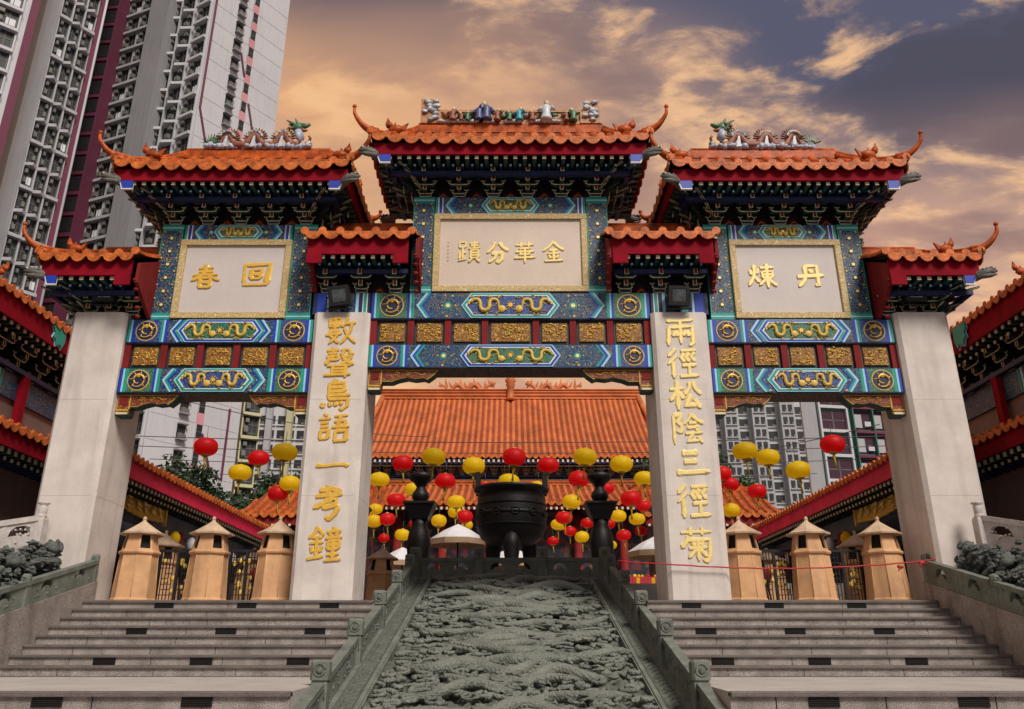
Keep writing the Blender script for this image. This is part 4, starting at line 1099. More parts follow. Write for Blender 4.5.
# balustrades -------------------------------------------------------
def plate(outer, holes, th):
    """flat board with real openings, in the XY plane, centred on z=0"""
    cu = bpy.data.curves.new('plate', 'CURVE'); cu.dimensions = '2D'; cu.fill_mode = 'BOTH'; cu.extrude = th / 2
    for lp in [outer] + holes:
        sp = cu.splines.new('POLY'); sp.points.add(len(lp) - 1)
        for i, (a, b) in enumerate(lp): sp.points[i].co = (a, b, 0, 1)
        sp.use_cyclic_u = True
    o = bpy.data.objects.new('plate', cu); COL.objects.link(o)
    dg = bpy.context.evaluated_depsgraph_get(); dg.update()
    me = bpy.data.meshes.new_from_object(o.evaluated_get(dg))
    vs = [tuple(v.co) for v in me.vertices]; fs = [tuple(p.vertices) for p in me.polygons]
    bpy.data.objects.remove(o); bpy.data.curves.remove(cu); bpy.data.meshes.remove(me)
    return vs, fs
def crescent(cx, cz, r, ri, n=12):
    o = [(cx + r * math.cos(math.pi * i / n), cz + r * math.sin(math.pi * i / n)) for i in range(n + 1)]
    i_ = [(cx + ri * math.cos(math.pi * i / n), cz + ri * .8 * math.sin(math.pi * i / n)) for i in range(n, -1, -1)]
    return o + i_
def ellipse(cx, cz, a, b, n=14): return [(cx + a * math.cos(2 * math.pi * i / n), cz + b * math.sin(2 * math.pi * i / n)) for i in range(n)]
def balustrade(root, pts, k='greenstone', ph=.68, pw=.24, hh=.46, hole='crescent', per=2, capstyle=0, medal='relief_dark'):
    """posts at pts (3-D bases) and pierced panels between them"""
    for P in pts:
        m = MB(); w = pw / 2
        m.bbox(P[0] - w, P[0] + w, P[1] - w, P[1] + w, P[2] - .25, P[2] + ph * .60, k, .012)
        m.bbox(P[0] - w * .9, P[0] + w * .9, P[1] - w * .9, P[1] + w * .9, P[2] + ph * .60, P[2] + ph * .64, k, .005)
        if capstyle == 0:
            m.bbox(P[0] - w * 1.08, P[0] + w * 1.08, P[1] - w * 1.08, P[1] + w * 1.08, P[2] + ph * .64, P[2] + ph, k, .03)
            y = P[1] - w * 1.08
            m.tube([(P[0] + w * .68 * math.cos(2 * math.pi * i / 14), y - .002, P[2] + ph * .82 + w * .68 * math.sin(2 * math.pi * i / 14)) for i in range(15)], .012, k, 5)
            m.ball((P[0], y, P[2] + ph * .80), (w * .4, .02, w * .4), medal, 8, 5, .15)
            m.tube([(P[0] - w * .72, y + .002, P[2] + ph * .3), (P[0] - w * .72, y + .002, P[2] + ph * .55), (P[0] + w * .72, y + .002, P[2] + ph * .55), (P[0] + w * .72, y + .002, P[2] + ph * .3)], .007, k, 4)
        else:
            m.lathe([(w * .9, ph * .64), (w * .95, ph * .68), (w * .7, ph * .70), (w * .78, ph * .74), (w * .82, ph * .90), (w * .7, ph * .94), (w * 1.05, ph * .97), (w * 1.05, ph * 1.0), (w * .4, ph * 1.02)], k, (P[0], P[1], P[2]), 12, True, .05)
        m.build('post', root)
    for A, B in zip(pts[:-1], pts[1:]):
        A = Vector(A); B = Vector(B); d = B - A; L = math.hypot(d.x, d.y); e = Vector((d.x / L, d.y / L, 0)); sl = d.z / L
        n = Vector((-e.y, e.x, 0)); u0, u1 = pw * .45, L - pw * .45
        ho = []
        for i in range(per):
            c = u0 + (u1 - u0) * (i + .5) / per
            if hole == 'crescent': ho.append(crescent(c, hh * .40, min(.17, (u1 - u0) / per * .34), .085))
            elif hole == 'oval': ho.append(ellipse(c, hh * .46, .045, .065))
            else:
                q = (u1 - u0) / per * .36; ho.append([(c - q, hh * .42), (c + q, hh * .42), (c + q * .8, hh * .62), (c + q * .4, hh * .72), (c - q * .4, hh * .72), (c - q * .8, hh * .62)])
        vs, fs = plate([(u0, -.2), (u1, -.2), (u1, hh * .82), (u0, hh * .82)], ho, .09)
        m = MB()
        m.add([tuple(A + e * a + n * c + Vector((0, 0, sl * a + b))) for a, b, c in vs], fs, k)
        def bar(ua, ub, za, zb, t):
            q = [(ua, za), (ub, za), (ub, zb), (ua, zb)]
            v = [tuple(A + e * a + n * c + Vector((0, 0, sl * a + b))) for c in (-t, t) for a, b in q]
            m.add(v, [(0, 1, 2, 3), (7, 6, 5, 4), (0, 4, 5, 1), (1, 5, 6, 2), (2, 6, 7, 3), (3, 7, 4, 0)], k)
        bar(u0, u1, hh * .82, hh, .07); bar(u0, u1, -.06, .05, .048)
        for i in range(per + 1):
            c = u0 + (u1 - u0) * i / per; bar(max(u0, c - .035), min(u1, c + .035), .05, hh * .82, .052)
        for i in range(per):   # carved scroll lumps beside the openings
            c = u0 + (u1 - u0) * (i + .5) / per
            for q in range(9):
                a = c + random.uniform(-.32, .32) * (u1 - u0) / per
                b = hh * random.uniform(.14, .74)
                if hole == 'crescent' and abs(a - c) < .2 and b > hh * .3: continue
                for sd in (-1, 1):
                    p = A + e * a + n * (.046 * sd) + Vector((0, 0, sl * a + b))
                    m.ball(tuple(p), .022, k, 5, 3, .2)
        m.build('panel', root)
for s in (-1, 1):
    root = thing('ramp_balustrade', 'sloping grey green stone balustrade along the %s edge of the carved ramp' % ('left' if s < 0 else 'right'), 'balustrade', (s * 2.31, 0, rz(0)), 0, 'stone balustrades')
    root.location = (0, 0, 0)
    ys = [4.5, 2.35, .2, -2.0, -4.2, -6.4]
    balustrade(root, [(s * 2.345, y, rz(y) + .0) for y in ys], ph=.66, pw=.21, hole='oval', per=2, hh=.42)
root = thing('top_balustrade', 'level grey green stone balustrade with arched openings across the top of the carved ramp', 'balustrade', (0, 0, 0), 0, 'stone balustrades')
balustrade(root, [(-2.33, 5.45, .86), (-.78, 5.45, .86), (.78, 5.45, .86), (2.33, 5.45, .86)], ph=.72, pw=.25, hh=.47, per=2)

# stair cheek walls, their balustrades, rockeries and the marble balustrades behind
def cheek(s):
    side = 'left' if s < 0 else 'right'
    def wz(y): return .36 + (y - .4) * .262
    w = MB(); a, b = sorted((s * 7.57, s * 7.695)); y0, y1 = -5.2, .42
    vs = [(a, y0, -1.2), (b, y0, -1.2), (b, y1, -1.2), (a, y1, -1.2), (a, y0, wz(y0)), (b, y0, wz(y0)), (b, y1, wz(y1)), (a, y1, wz(y1))]
    w.add(vs, [(0, 3, 2, 1), (4, 5, 6, 7), (0, 1, 5, 4), (1, 2, 6, 5), (2, 3, 7, 6), (3, 0, 4, 7)], 'granite')
    tag(w.build('cheek_wall'), 'sloping speckled granite side wall at the %s end of the steps' % side, 'wall', 'granite stair walls')
    e = MB(); a, b = sorted((s * 7.70, s * 14)); 
    vs = [(a, y0, -1.2), (b, y0, -1.2), (b, -.02, -1.2), (a, -.02, -1.2), (a, y0, wz(y0)), (b, y0, wz(y0) + .1), (b, -.02, wz(-.02) + .1), (a, -.02, wz(-.02))]
    e.add(vs, [(0, 3, 2, 1), (4, 5, 6, 7), (0, 1, 5, 4), (1, 2, 6, 5), (2, 3, 7, 6), (3, 0, 4, 7)], 'rock')
    struct('rockery_bed', e)
    root = thing('stair_balustrade', 'grey green stone balustrade with arched openings on the %s stair wall' % side, 'balustrade', (0, 0, 0), 0, 'stone balustrades')
    balustrade(root, [(s * 7.637, y, wz(y) + .0) for y in (.33, -1.75, -3.8)], ph=.50, pw=.12, hh=.40, per=2)
    rk = MB(); rr = random.Random(21 + s)
    def lump(c, r, n):
        for i in range(n):
            p = [c[q] + rr.gauss(0, r[q] * .55) for q in range(3)]
            rk.ball(p, (rr.uniform(.03, .10), rr.uniform(.03, .10), rr.uniform(.02, .07)), 'rock', 8, 6, .45, False)
    lump((s * 8.12, -.18, .60), (.08, .10, .12), 50)
    lump((s * 8.08, -.75, .58), (.18, .28, .20), 260)
    lump((s * 8.30, -1.35, .45), (.26, .35, .2), 260)
    lump((s * 8.15, -2.0, .22), (.3, .4, .17), 240)
    lump((s * 8.2, -2.8, .0), (.3, .4, .17), 200)
    for (y, z) in ((-.55, .84), (-1.6, .5)):   # beast heads carved out of the rock
        x = s * 8.0
        rk.ball((x, y, z), (.12, .12, .12), 'rock', 12, 9, .16); rk.ball((x - s * .1, y - .1, z - .03), (.09, .09, .07), 'rock', 8, 6, .1)
        for q in range(12):
            an = rr.uniform(0, 6.28); rk.ball((x + .14 * math.cos(an), y + .05, z + .13 * math.sin(an)), .045, 'rock', 6, 4, .2)
    tag(rk.build('carved_rockery'), 'dark carved stone rockery of beasts and clouds behind the %s stair balustrade' % side, 'rockery', 'carved rockeries')
    wb = thing('marble_balustrade', 'white marble balustrade with a carved lotus post in front of the %s outer pillar' % side, 'balustrade', (0, 0, 0), 0, 'stone balustrades')
    balustrade(wb, [(s * x, y, z) for x, y, z in ((8.36, -.42, .92), (8.95, -1.55, .55), (9.5, -2.9, .25))], 'whitestone', ph=.74, pw=.20, hh=.52, hole='cloud', per=2, capstyle=1)
    bk = MB(); vs = []
    pts = [(8.36, -.42, .90), (8.95, -1.55, .53), (9.5, -2.9, .23)]
    for i in range(2):
        A, B = pts[i], pts[i + 1]
        o = [(s * A[0], A[1]), (s * B[0], B[1]), (s * (B[0] + .3), B[1] + .12), (s * (A[0] + .3), A[1] + .12)]
        bk.add([(x, y, -.6) for x, y in o] + [(o[0][0], o[0][1], A[2]), (o[1][0], o[1][1], B[2]), (o[2][0], o[2][1], B[2]), (o[3][0], o[3][1], A[2])], [(0, 3, 2, 1), (4, 5, 6, 7), (0, 1, 5, 4), (1, 2, 6, 5), (2, 3, 7, 6), (3, 0, 4, 7)], 'whitestone')
    bk.build('plinth', wb)
cheek(-1); cheek(1)

# ================================================================== joss-paper furnaces
def furnace_proto():
    root = thing('incense_furnace', 'x', 'furnace', (0, 0, 0), 0, 'octagonal furnaces behind the steps')
    n = 8; off = math.pi / 8
    b = MB(); b.lathe([(.60, 0), (.60, .05), (.565, .08), (.49, .86), (.545, .875), (.56, .90), (.545, .93), (.50, .945)], 'furnace', (0, 0, 0), n, False, 0, off)
    for i in range(n):
        a = off + i * 2 * math.pi / n
        b.tube([(.566 * math.cos(a), .566 * math.sin(a), .08), (.491 * math.cos(a), .491 * math.sin(a), .86)], .012, 'furnace', 5)
    b.build('body', root)
    u = MB(); z0, z1, r0, r1 = .945, 1.26, .495, .40
    def pt(i, r, z, f=0.):
        a = off + i * 2 * math.pi / n; c = off + (i + 1) * 2 * math.pi / n
        return Vector((r * math.cos(a), r * math.sin(a), z)).lerp(Vector((r * math.cos(c), r * math.sin(c), z)), f)
    def fp(i, f, t, d=0.): 
        r = r0 + (r1 - r0) * t; p = pt(i, r, z0 + (z1 - z0) * t, f); m = pt(i, 1, 0, .5).normalized()
        return tuple(p - m * d)
    for i in range(n):
        if i % 2 == 0:
            for a, b_, c, d in ((0, 1, 0, .08), (0, 1, .92, 1), (0, .13, .08, .92), (.87, 1, .08, .92)):
                u.slab([fp(i, a, c), fp(i, b_, c), fp(i, b_, d), fp(i, a, d)], 'furnace', .05)
        else:
            u.slab([fp(i, 0, 0), fp(i, 1, 0), fp(i, 1, 1), fp(i, 0, 1)], 'furnace', .05)
    u.build('fire_chamber', root)
    h = MB(); h.lathe([(.36, .95), (.30, 1.26)], 'hole', (0, 0, 0), n, False, 0, off); h.build('chamber_lining', root)
    r = MB(); r.lathe([(.40, 1.24), (.60, 1.235), (.61, 1.265), (.49, 1.30), (.30, 1.38), (.12, 1.465), (.055, 1.50), (.045, 1.53), (.06, 1.55), (.03, 1.59)], 'furnace_roof', (0, 0, 0), n, False, 0, off)
    r.build('roof', root)
    return root
F = furnace_proto()
sp_ = [(-7.03, .75, 'ochre octagonal furnace nearest the leftmost pillar, at the edge of the left flight'), (-5.70, .75, 'ochre octagonal furnace standing alone in the middle of the left side bay'),
       (-4.42, .75, 'ochre octagonal furnace touching the pillar inscribed 數聲鳥語'), (4.38, .75, 'ochre octagonal furnace touching the pillar inscribed 兩徑松陰'),
       (5.68, .75, 'ochre octagonal furnace standing alone in the middle of the right side bay'), (7.05, .75, 'ochre octagonal furnace nearest the rightmost pillar'),
       (-7.35, 2.6, 'furnace with pale pointed roof half hidden behind the leftmost ochre furnace'), (7.35, 2.6, 'furnace with pale pointed roof half hidden behind the rightmost ochre furnace'),
       (-5.55, 3.0, 'furnace peeping out behind the middle furnace of the left bay'), (5.55, 3.0, 'furnace peeping out behind the middle furnace of the right bay'), (-3.08, 5.0, 'brown shaded furnace between the left inscribed pillar and the ramp balustrade')]
for i, (x, y, lab) in enumerate(sp_):
    o = F if i == 0 else dup(F)
    o.location = (x, y, 0); o['label'] = lab
    o.scale = (.675, .675, 1.); o.rotation_euler = (0, 0, (i * 37 % 11 - 5) * .02)
    if i > 7: o.scale = (.66, .66, .80 if i < 10 else 1.0)

# lattice gates between the furnaces
def gate(x0, x1, y, label):
    t = thing('lattice_gate', label, 'gate', ((x0 + x1) / 2, y, 0), 0, 'dark lattice gates')
    w = (x1 - x0) / 2; fr = MB()
    for a, b, c, d in ((-w, w, .95, 1.0), (-w, w, 0, .06), (-w, -w + .05, .06, .95), (w - .05, w, .06, .95), (-.025, .025, .06, .95)): fr.box(a, b, -.03, .03, c, d, 'iron')
    fr.build('frame', t)
    l = MB(); rr = random.Random(int(x0 * 10))
    for s in (-1, 1):
        for i in range(1, 5): l.box(*sorted((s * (.03 + (w - .06) * i / 5) - .006, s * (.03 + (w - .06) * i / 5) + .006)), -.012, .012, .06, .95, 'iron')
        for i in range(1, 9):
            z = .06 + .89 * i / 9; a, b = sorted((s * .03 + s * (w - .08) * rr.choice((0, .2, .4)), s * (w - .05) - s * (w - .08) * rr.choice((0, .2, .4)))); l.box(a, b, -.010, .010, z - .007, z + .007, 'iron')
    for q in range(10): l.ball((rr.uniform(-w * .7, w * .7), 0, rr.uniform(.2, .8)), (.05, .012, .05), 'goldp', 6, 4, .2)
    l.build('lattice', t)
gate(-6.75, -6.0, 1.0, 'black lattice gate with gilt bosses between the leftmost and middle furnaces')
gate(-5.4, -4.72, 1.0, 'narrow black lattice gate between the middle furnace and the one by the left inscribed pillar')
gate(4.72, 5.4, 1.0, 'narrow black lattice gate between the right inscribed pillar furnace and the middle one')
gate(6.0, 6.75, 1.0, 'black lattice gate with gilt bosses between the middle and rightmost furnaces')

# drums and striped offering boxes behind the gates
for s in (-1, 1):
    side = 'left' if s < 0 else 'right'
    t = thing('round_drum', 'round brown drum on a low stand behind the lattice gate in the %s bay' % side, 'drum', (s * 5.02, 1.9, 0), 0, 'brown drums behind the gates')
    m = MB(); m.lathe([(.10, -.17), (.20, -.13), (.235, 0), (.20, .13), (.10, .17)], 'maroon', (0, 0, .58), 18); m.build('drum_body', t)
    m = MB()
    m.lathe([(.16, .38), (.17, .42), (.12, .44)], 'iron', (0, 0, 0), 12)
    for a in (-.12, .12):
        for b in (-.08, .08): m.tube([(a * 1.5, b, 0), (a, b, .42)], .02, 'iron', 5)
    m.build('stand', t)
    t = thing('offering_box', 'white box with an orange and white striped lid beside the outer %s furnace' % side, 'box', (s * 6.72, 3.2, 0), 0, 'striped offering boxes')
    m = MB(); m.bbox(-.22, .22, -.2, .2, .0, 1.0, 'whitestone', .02); m.build('box_body', t)
    m = MB(); m.T = Matrix.Translation((0, 0, 1.02)) @ Matrix.Rotation(R(-35), 4, 'X')
    for i in range(8): m.box(-.24 + i * .06, -.24 + i * .06 + .06, -.24, .24, 0, .03, 'stripe' if i % 2 else 'whitestone')
    m.build('striped_lid', t)

# red ribbon
m = MB()
P = []
for i in range(40):
    t = i / 39; x = 1.95 + (7.60 - 1.95) * t
    P.append((x, -.10 + .25 * max(0, 1 - t * 7), .70 - .16 * math.sin(math.pi * t) ** .8 + .004 * math.sin(i * 1.7)))
m.tube(P, .013, 'rope', 5)
for (x, z) in ((6.95, .57), (7.35, .64)):
    m.ball((x, -.1, z), (.07, .03, .035), 'rope', 7, 4, .3); m.tube([(x, -.1, z), (x - .05, -.12, z - .08)], [.02, .008], 'rope', 5)
tag(m.build('red_ribbon'), 'thin red ribbon stretched across the right pillar and furnaces, knotted near its right end', 'ribbon')

# ================================================================== bronzes on the upper plaza
c = thing('bronze_cauldron', 'huge black bronze three-legged incense cauldron with upright handles behind the top balustrade', 'cauldron', (0.03, 9.0, .85))
m = MB()
m.lathe([(.2, 1.15), (.62, 1.22), (.90, 1.42), (1.02, 1.75), (1.04, 2.15), (1.00, 2.5), (.98, 2.72), (1.10, 2.76), (1.12, 2.86), (1.0, 2.88), (.94, 2.80), (.9, 2.4)], 'bronze', (0, 0, 0), 32)
for z in (1.75, 2.35): m.lathe([(1.03, z - .02), (1.06, z), (1.03, z + .02)], 'bronze', (0, 0, 0), 32)
m.build('bowl', c)
for i in range(16):
    pass
m = MB()
m.lathe([(1.03, 2.02), (1.06, 2.05), (1.06, 2.11), (1.03, 2.14)], 'bronze', (0, 0, 0), 32)
for i in range(12):
    a = i * math.pi / 6 + .1
    m.tube([(1.05 * math.cos(a) + .12 * math.cos(w) * -math.sin(a), 1.05 * math.sin(a) + .12 * math.cos(w) * math.cos(a), 2.08 + .10 * math.sin(w)) for w in [q * .7 for q in range(9)]], .02, 'bronze', 5)
m.build('relief_band', c)
for a in (math.pi * 1.5, math.pi * 1.5 + 2.3, math.pi * 1.5 - 2.3):
    m = MB(); m.tube([(.62 * math.cos(a), .62 * math.sin(a), 1.55), (.74 * math.cos(a), .74 * math.sin(a), 1.1), (.74 * math.cos(a), .74 * math.sin(a), .5), (.82 * math.cos(a), .82 * math.sin(a), .0)], [.30, .24, .16, .20], 'bronze', 12); m.build('leg', c)
for s in (-1, 1):
    m = MB(); x = s * .99
    for y in (-.3, .22): m.box(x - .07, x + .07, y, y + .08, 2.7, 3.22, 'bronze')
    m.bbox(x - .075, x + .075, -.31, .31, 3.22, 3.32, 'bronze', .02); m.build('handle', c)
def stand_proto():
    t = thing('bronze_stand', 'x', 'incense stand', (0, 0, 0), 0, 'black bronze incense stands')
    m = MB(); m.lathe([(.42, 0), (.44, .1), (.30, .2), (.27, .5), (.32, .9), (.36, 1.25), (.30, 1.6), (.22, 1.8), (.25, 1.95)], 'bronze', (0, 0, 0), 18); m.build('stem', t)
    m = MB(); m.lathe([(.36, 1.95), (.60, 2.35), (.66, 2.38), (.66, 2.44), (.55, 2.45)], 'bronze', (0, 0, 0), 4, False, 0, math.pi / 4); m.build('tray', t)
    m = MB(); m.lathe([(.14, 2.44), (.20, 2.50), (.26, 2.62), (.24, 2.74), (.16, 2.84), (.13, 2.92), (.20, 3.02), (.32, 3.12), (.36, 3.2), (.37, 3.3), (.30, 3.31)], 'bronze', (0, 0, 0), 16)
    for i in range(6): m.ball((.3 * math.cos(i), .3 * math.sin(i), 3.32), .04, 'bronze', 6, 4)
    m.build('cup', t)
    return t
st0 = stand_proto()
for i, (x, y, lab) in enumerate(((-2.66, 9.0, 'black bronze stand with a square tray just left of the cauldron'), (2.64, 9.0, 'black bronze stand with a square tray just right of the cauldron'), (-4.72, 9.6, 'black bronze stand mostly hidden by the left inscribed pillar'), (4.70, 9.6, 'black bronze stand mostly hidden by the right inscribed pillar'))):
    o = st0 if i == 0 else dup(st0)
    o.location = (x, y, .85); o['label'] = lab

def parasol(x, y, z, r, h, lab, tilt=0):
    t = thing('parasol', lab, 'parasol', (x, y, z), tilt, 'parasols on the upper plaza')
    m = MB(); m.tube([(0, 0, 0), (0, 0, h + .12)], .03, 'iron', 7); m.ball((0, 0, h + .14), .05, 'iron', 7, 5); m.build('pole', t)
    n = 8; m = MB(); vs = []; 
    for q, (rr_, zz) in enumerate(((.02, h), (r * .5, h - .22), (r, h - .52), (r, h - .70))):
        for i in range(n):
            a = 2 * math.pi * i / n + math.pi / 8; vs.append((rr_ * math.cos(a), rr_ * math.sin(a), zz))
    for q in range(3):
        fs = [(q * n + i, q * n + (i + 1) % n, (q + 1) * n + (i + 1) % n, (q + 1) * n + i) for i in range(n)]
        m.add(vs, fs, 'canvas' if q < 2 else 'tan')
    m.add([(a, b, c - .02) for a, b, c in vs[:3 * n]], [(q * n + i, (q + 1) * n + i, (q + 1) * n + (i + 1) % n, q * n + (i + 1) % n) for q in range(2) for i in range(n)], 'tan')
    m.build('canopy', t)
    m = MB()
    for i in range(n):
        a = 2 * math.pi * i / n + math.pi / 8; m.tube([(0, 0, h - .35), (r * .7 * math.cos(a), r * .7 * math.sin(a), h - .42)], .012, 'iron', 4)
    m.build('ribs', t)
parasol(-1.72, 12.0, .85, .95, 2.28, 'white parasol with tan lining just left of the cauldron')
parasol(.05, 14.0, .85, 1.3, 1.75, 'pale parasol seen between the legs of the cauldron', .3)
parasol(4.75, 12.0, .85, .95, 1.9, 'white parasol beside the right inscribed pillar', .4)
parasol(-3.9, 15, .85, .9, 1.9, 'white parasol behind the brown furnace near the left inscribed pillar', .2)
def table(x, y, w, lab, k2):
    t = thing('offering_table', lab, 'table', (x, y, .85), 0, 'offering tables'); m = MB()
    m.bbox(-w, w, -.4, .4, .95, 1.0, 'cloth', .01); m.build('table_top', t)
    m = MB(); n = 14
    for i in range(n):
        a = -w + 2 * w * i / n; m.box(a, a + 2 * w / n - .01, -.42 - .02 * (i % 2), -.40, .25, .97, 'cloth'if i % 4 else k2)
    m.build('table_cloth', t)
    for s in (-1, 1):
        m = MB(); m.box(s * (w - .06) - .03, s * (w - .06) + .03, -.3, .3, 0, .95, 'maroon'); m.build('leg', t)
    m = MB(); rr = random.Random(int(x * 9))
    for i in range(9): m.ball((rr.uniform(-w, w), rr.uniform(-.3, .3), 1.07), rr.uniform(.06, .11), rr.choice(['l_yel', 'l_red', 'stripe', 'goldp']), 7, 5)
    m.build('offerings', t)
for x, y, w, lab, k2 in ((-2.9, 17, 1.3, 'red draped offering table behind the left bronze stand', 'stripe'), (-.2, 17.5, 1.2, 'red draped offering table behind the cauldron', 'l_yel'), (2.2, 16, 1.3, 'red and orange draped offering table right of the cauldron legs', 'stripe'), (4.6, 17, 1.0, 'red draped offering table near the right inscribed pillar', 'l_yel')): table(x, y, w, lab, k2)

# ================================================================== lanterns
def lantern_meshes(k):
    g_ = MB(); pr = []
    for i in range(11):
        a = math.pi * i / 10; pr.append((.05 + .28 * math.sin(a) ** .8, -.235 * math.cos(a)))
    g_.lathe(pr, k, (0, 0, 0), 36, True, .075)
    c_ = MB(); c_.lathe([(.10, -.265), (.125, -.24), (.115, -.215)], 'goldp', (0, 0, 0), 14); t2_ = MB(); t2_.lathe([(.07, .21), (.08, .235), (.05, .26)], 'goldp', (0, 0, 0), 12)
    t_ = MB(); t_.tube([(0, 0, -.26), (0, 0, -.34), (0.01, 0, -.42), (.02, 0, -.66)], [.035, .05, .022, .035], 'tassel', 7)
    w_ = MB(); w_.tube([(0, 0, .25), (0, 0, .60)], .009, 'cable', 4)
    return [('lantern_globe', g_.mesh('globe_' + k)), ('lantern_cap', c_.mesh('cap')), ('lantern_collar', t2_.mesh('collar')), ('tassel', t_.mesh('tassel')), ('hanging_cord', w_.mesh('cord'))]
LM = {'r': lantern_meshes('l_red'), 'y': lantern_meshes('l_yel')}
rr = random.Random(4)
LAN = [
('r',-3.23,8.98,4.49,'red lantern at the left end of the highest central row, above the left bronze stand'),
('y',-2.11,6.92,4.20,'big yellow lantern left of the cauldron, first yellow in the highest central row'),
('y',-1.10,9.01,4.41,'yellow lantern right above the left handle of the dark cauldron'),
('r',0.11,7.87,4.42,'red lantern highest over the middle of the dark cauldron'),
('r',1.13,9.00,4.44,'red lantern right above the right handle of the dark cauldron'),
('y',2.05,6.92,4.20,'big yellow lantern above the cap of the right bronze stand'),
('y',3.18,7.94,4.23,'yellow lantern at the right end of the highest central row'),
('y',-4.33,11.56,4.52,'yellow lantern against the left inner pillar, level with the painted blue frieze'),
('r',-2.05,10.31,4.22,'red lantern between the left bronze stand and the cauldron, at frieze height'),
('y',-3.79,16.38,5.13,'small yellow lantern half hidden behind the top of the left bronze stand'),
('y',-0.05,10.32,4.20,'yellow lantern just over the rim of the dark cauldron, below the highest red one'),
('r',-0.97,16.36,5.17,'red lantern peeking out beside the left handle of the cauldron'),
('r',2.25,11.56,4.54,'red lantern touching the left side of the right bronze stand cap'),
('y',1.05,16.36,5.17,'yellow lantern peeking out beside the right handle of the cauldron'),
('r',3.71,16.37,5.15,'small red lantern just right of the neck of the right bronze stand'),
('y',4.20,10.29,4.29,'yellow lantern half covered by the right inner pillar, at frieze height'),
('r',-3.97,13.21,4.14,'red lantern left of the flared tray of the left bronze stand'),
('y',-1.89,13.23,4.08,'yellow lantern between the left bronze stand tray and the cauldron body'),
('y',2.12,13.23,4.08,'yellow lantern between the cauldron body and the right bronze stand tray'),
('r',3.97,11.78,3.93,'red lantern right of the flared tray of the right bronze stand'),
('r',5.87,20.82,5.24,'small red lantern at the edge of the right inner pillar, under a yellow one'),
('y',-5.94,20.87,5.11,'small yellow lantern at the edge of the left inner pillar'),
('r',-5.08,18.77,4.35,'red lantern low beside the left inner pillar, left of the bronze stand'),
('y',-5.63,18.80,4.27,'yellow lantern cut by the left inner pillar, lowest at that edge'),
('y',-3.15,21.05,4.63,'yellow lantern right of the left bronze stand, above the parasol'),
('r',-1.79,16.75,4.13,'red lantern above the tip of the white parasol'),
('r',2.08,16.76,4.09,'red lantern low between the cauldron and the right bronze stand'),
('y',2.11,21.10,4.47,'yellow lantern tucked behind a red one right of the cauldron'),
('y',4.45,18.73,4.47,'yellow lantern right of the right bronze stand tray, in the lower row'),
('y',5.22,18.77,4.35,'yellow lantern beside the right inner pillar in the lower row'),
('y',-4.75,21.26,4.05,'lowest yellow lantern left of the left bronze stand'),
('y',3.37,23.89,4.31,'lowest yellow lantern left of the right bronze stand'),
('r',4.98,21.27,4.03,'lowest red lantern, between the right bronze stand and the pillar'),
('r',3.90,26.63,5.37,'tiny red lantern behind the left edge of the right bronze stand'),
('r',5.00,26.65,5.33,'tiny red lantern behind the right edge of the right bronze stand'),
('r',-5.25,30.12,5.85,'tiny red lantern behind the left bronze stand'),
('y',-2.39,30.14,5.79,'tiny yellow lantern behind the red one above the parasol'),
('r',-8.37,6.82,4.46,'red lantern hanging highest in the left side bay, in front of the white tower'),
('r',-7.55,8.92,4.63,'red lantern in the left side bay, between two yellow ones near the pillar'),
('y',-5.96,6.00,4.11,'largest yellow lantern of the left side bay, beside the inscribed pillar'),
('y',-7.76,8.03,4.00,'yellow lantern in the left side bay in front of the dark trees'),
('y',-7.28,11.61,4.39,'lower yellow lantern of the left side bay, beside the inscribed pillar'),
('r',-7.67,11.72,4.09,'lowest red lantern of the left side bay, above the orange pavilion roof'),
('y',6.19,5.99,4.14,'first and highest yellow lantern right of the right inscribed pillar'),
('y',6.93,6.48,4.08,'middle yellow lantern of three in the right side bay'),
('y',7.91,7.05,3.86,'yellow lantern in the right side bay, nearest the long corridor roof'),
('r',8.50,5.93,4.31,'red lantern hanging alone at the right of the right side bay'),
('r',7.76,14.44,5.33,'red lantern half behind the right inscribed pillar'),
('r',8.04,14.57,4.97,'red lantern just below and right of another beside the right inscribed pillar'),
('r',8.35,12.38,4.30,'red lantern above the orange pavilion roof in the right side bay'),
('y',8.09,14.91,4.07,'low yellow lantern over the furnace beside the right inscribed pillar'),
('r',-7.11,34.72,5.11,'tiny low red lantern far behind, left of the left bronze stand'),
('y',-3.55,30.44,4.97,'tiny yellow lantern just above the left edge of the white parasol'),
('r',2.34,30.44,4.97,'tiny low red lantern far behind, beside the right cauldron leg'),
('y',3.33,34.74,5.05,'tiny low yellow lantern far behind, right of the cauldron legs'),
('r',3.02,26.77,4.99,'small red lantern below the one between cauldron and right bronze stand'),
('y',7.11,34.81,4.88,'tiny lowest yellow lantern above the right parasol'),
('r',6.63,26.77,4.99,'small red lantern at the foot of the right inner pillar, above the parasol'),
('y',5.53,30.52,4.76,'tiny yellow lantern just right of the right bronze stand stem'),
('r',-6.96,30.39,5.12,'tiny red lantern low beside the left inner pillar, above the brown furnace'),
('y',-2.62,23.48,5.41,'small yellow lantern hanging behind, between left stand and cauldron'),
]
for c, x, y, z, lab in LAN:
    t = thing('paper_lantern', lab, 'lantern', (x, y, z), rr.uniform(0, 6), 'red and yellow hanging lanterns')
    t.rotation_euler = (R(rr.uniform(-5, 5)), R(rr.uniform(-5, 5)), rr.uniform(0, 6))
    s = rr.uniform(.95, 1.05); t.scale = (s, s, s * rr.uniform(.92, 1.04))
    for nm, me in LM[c]: inst(me, nm, t)
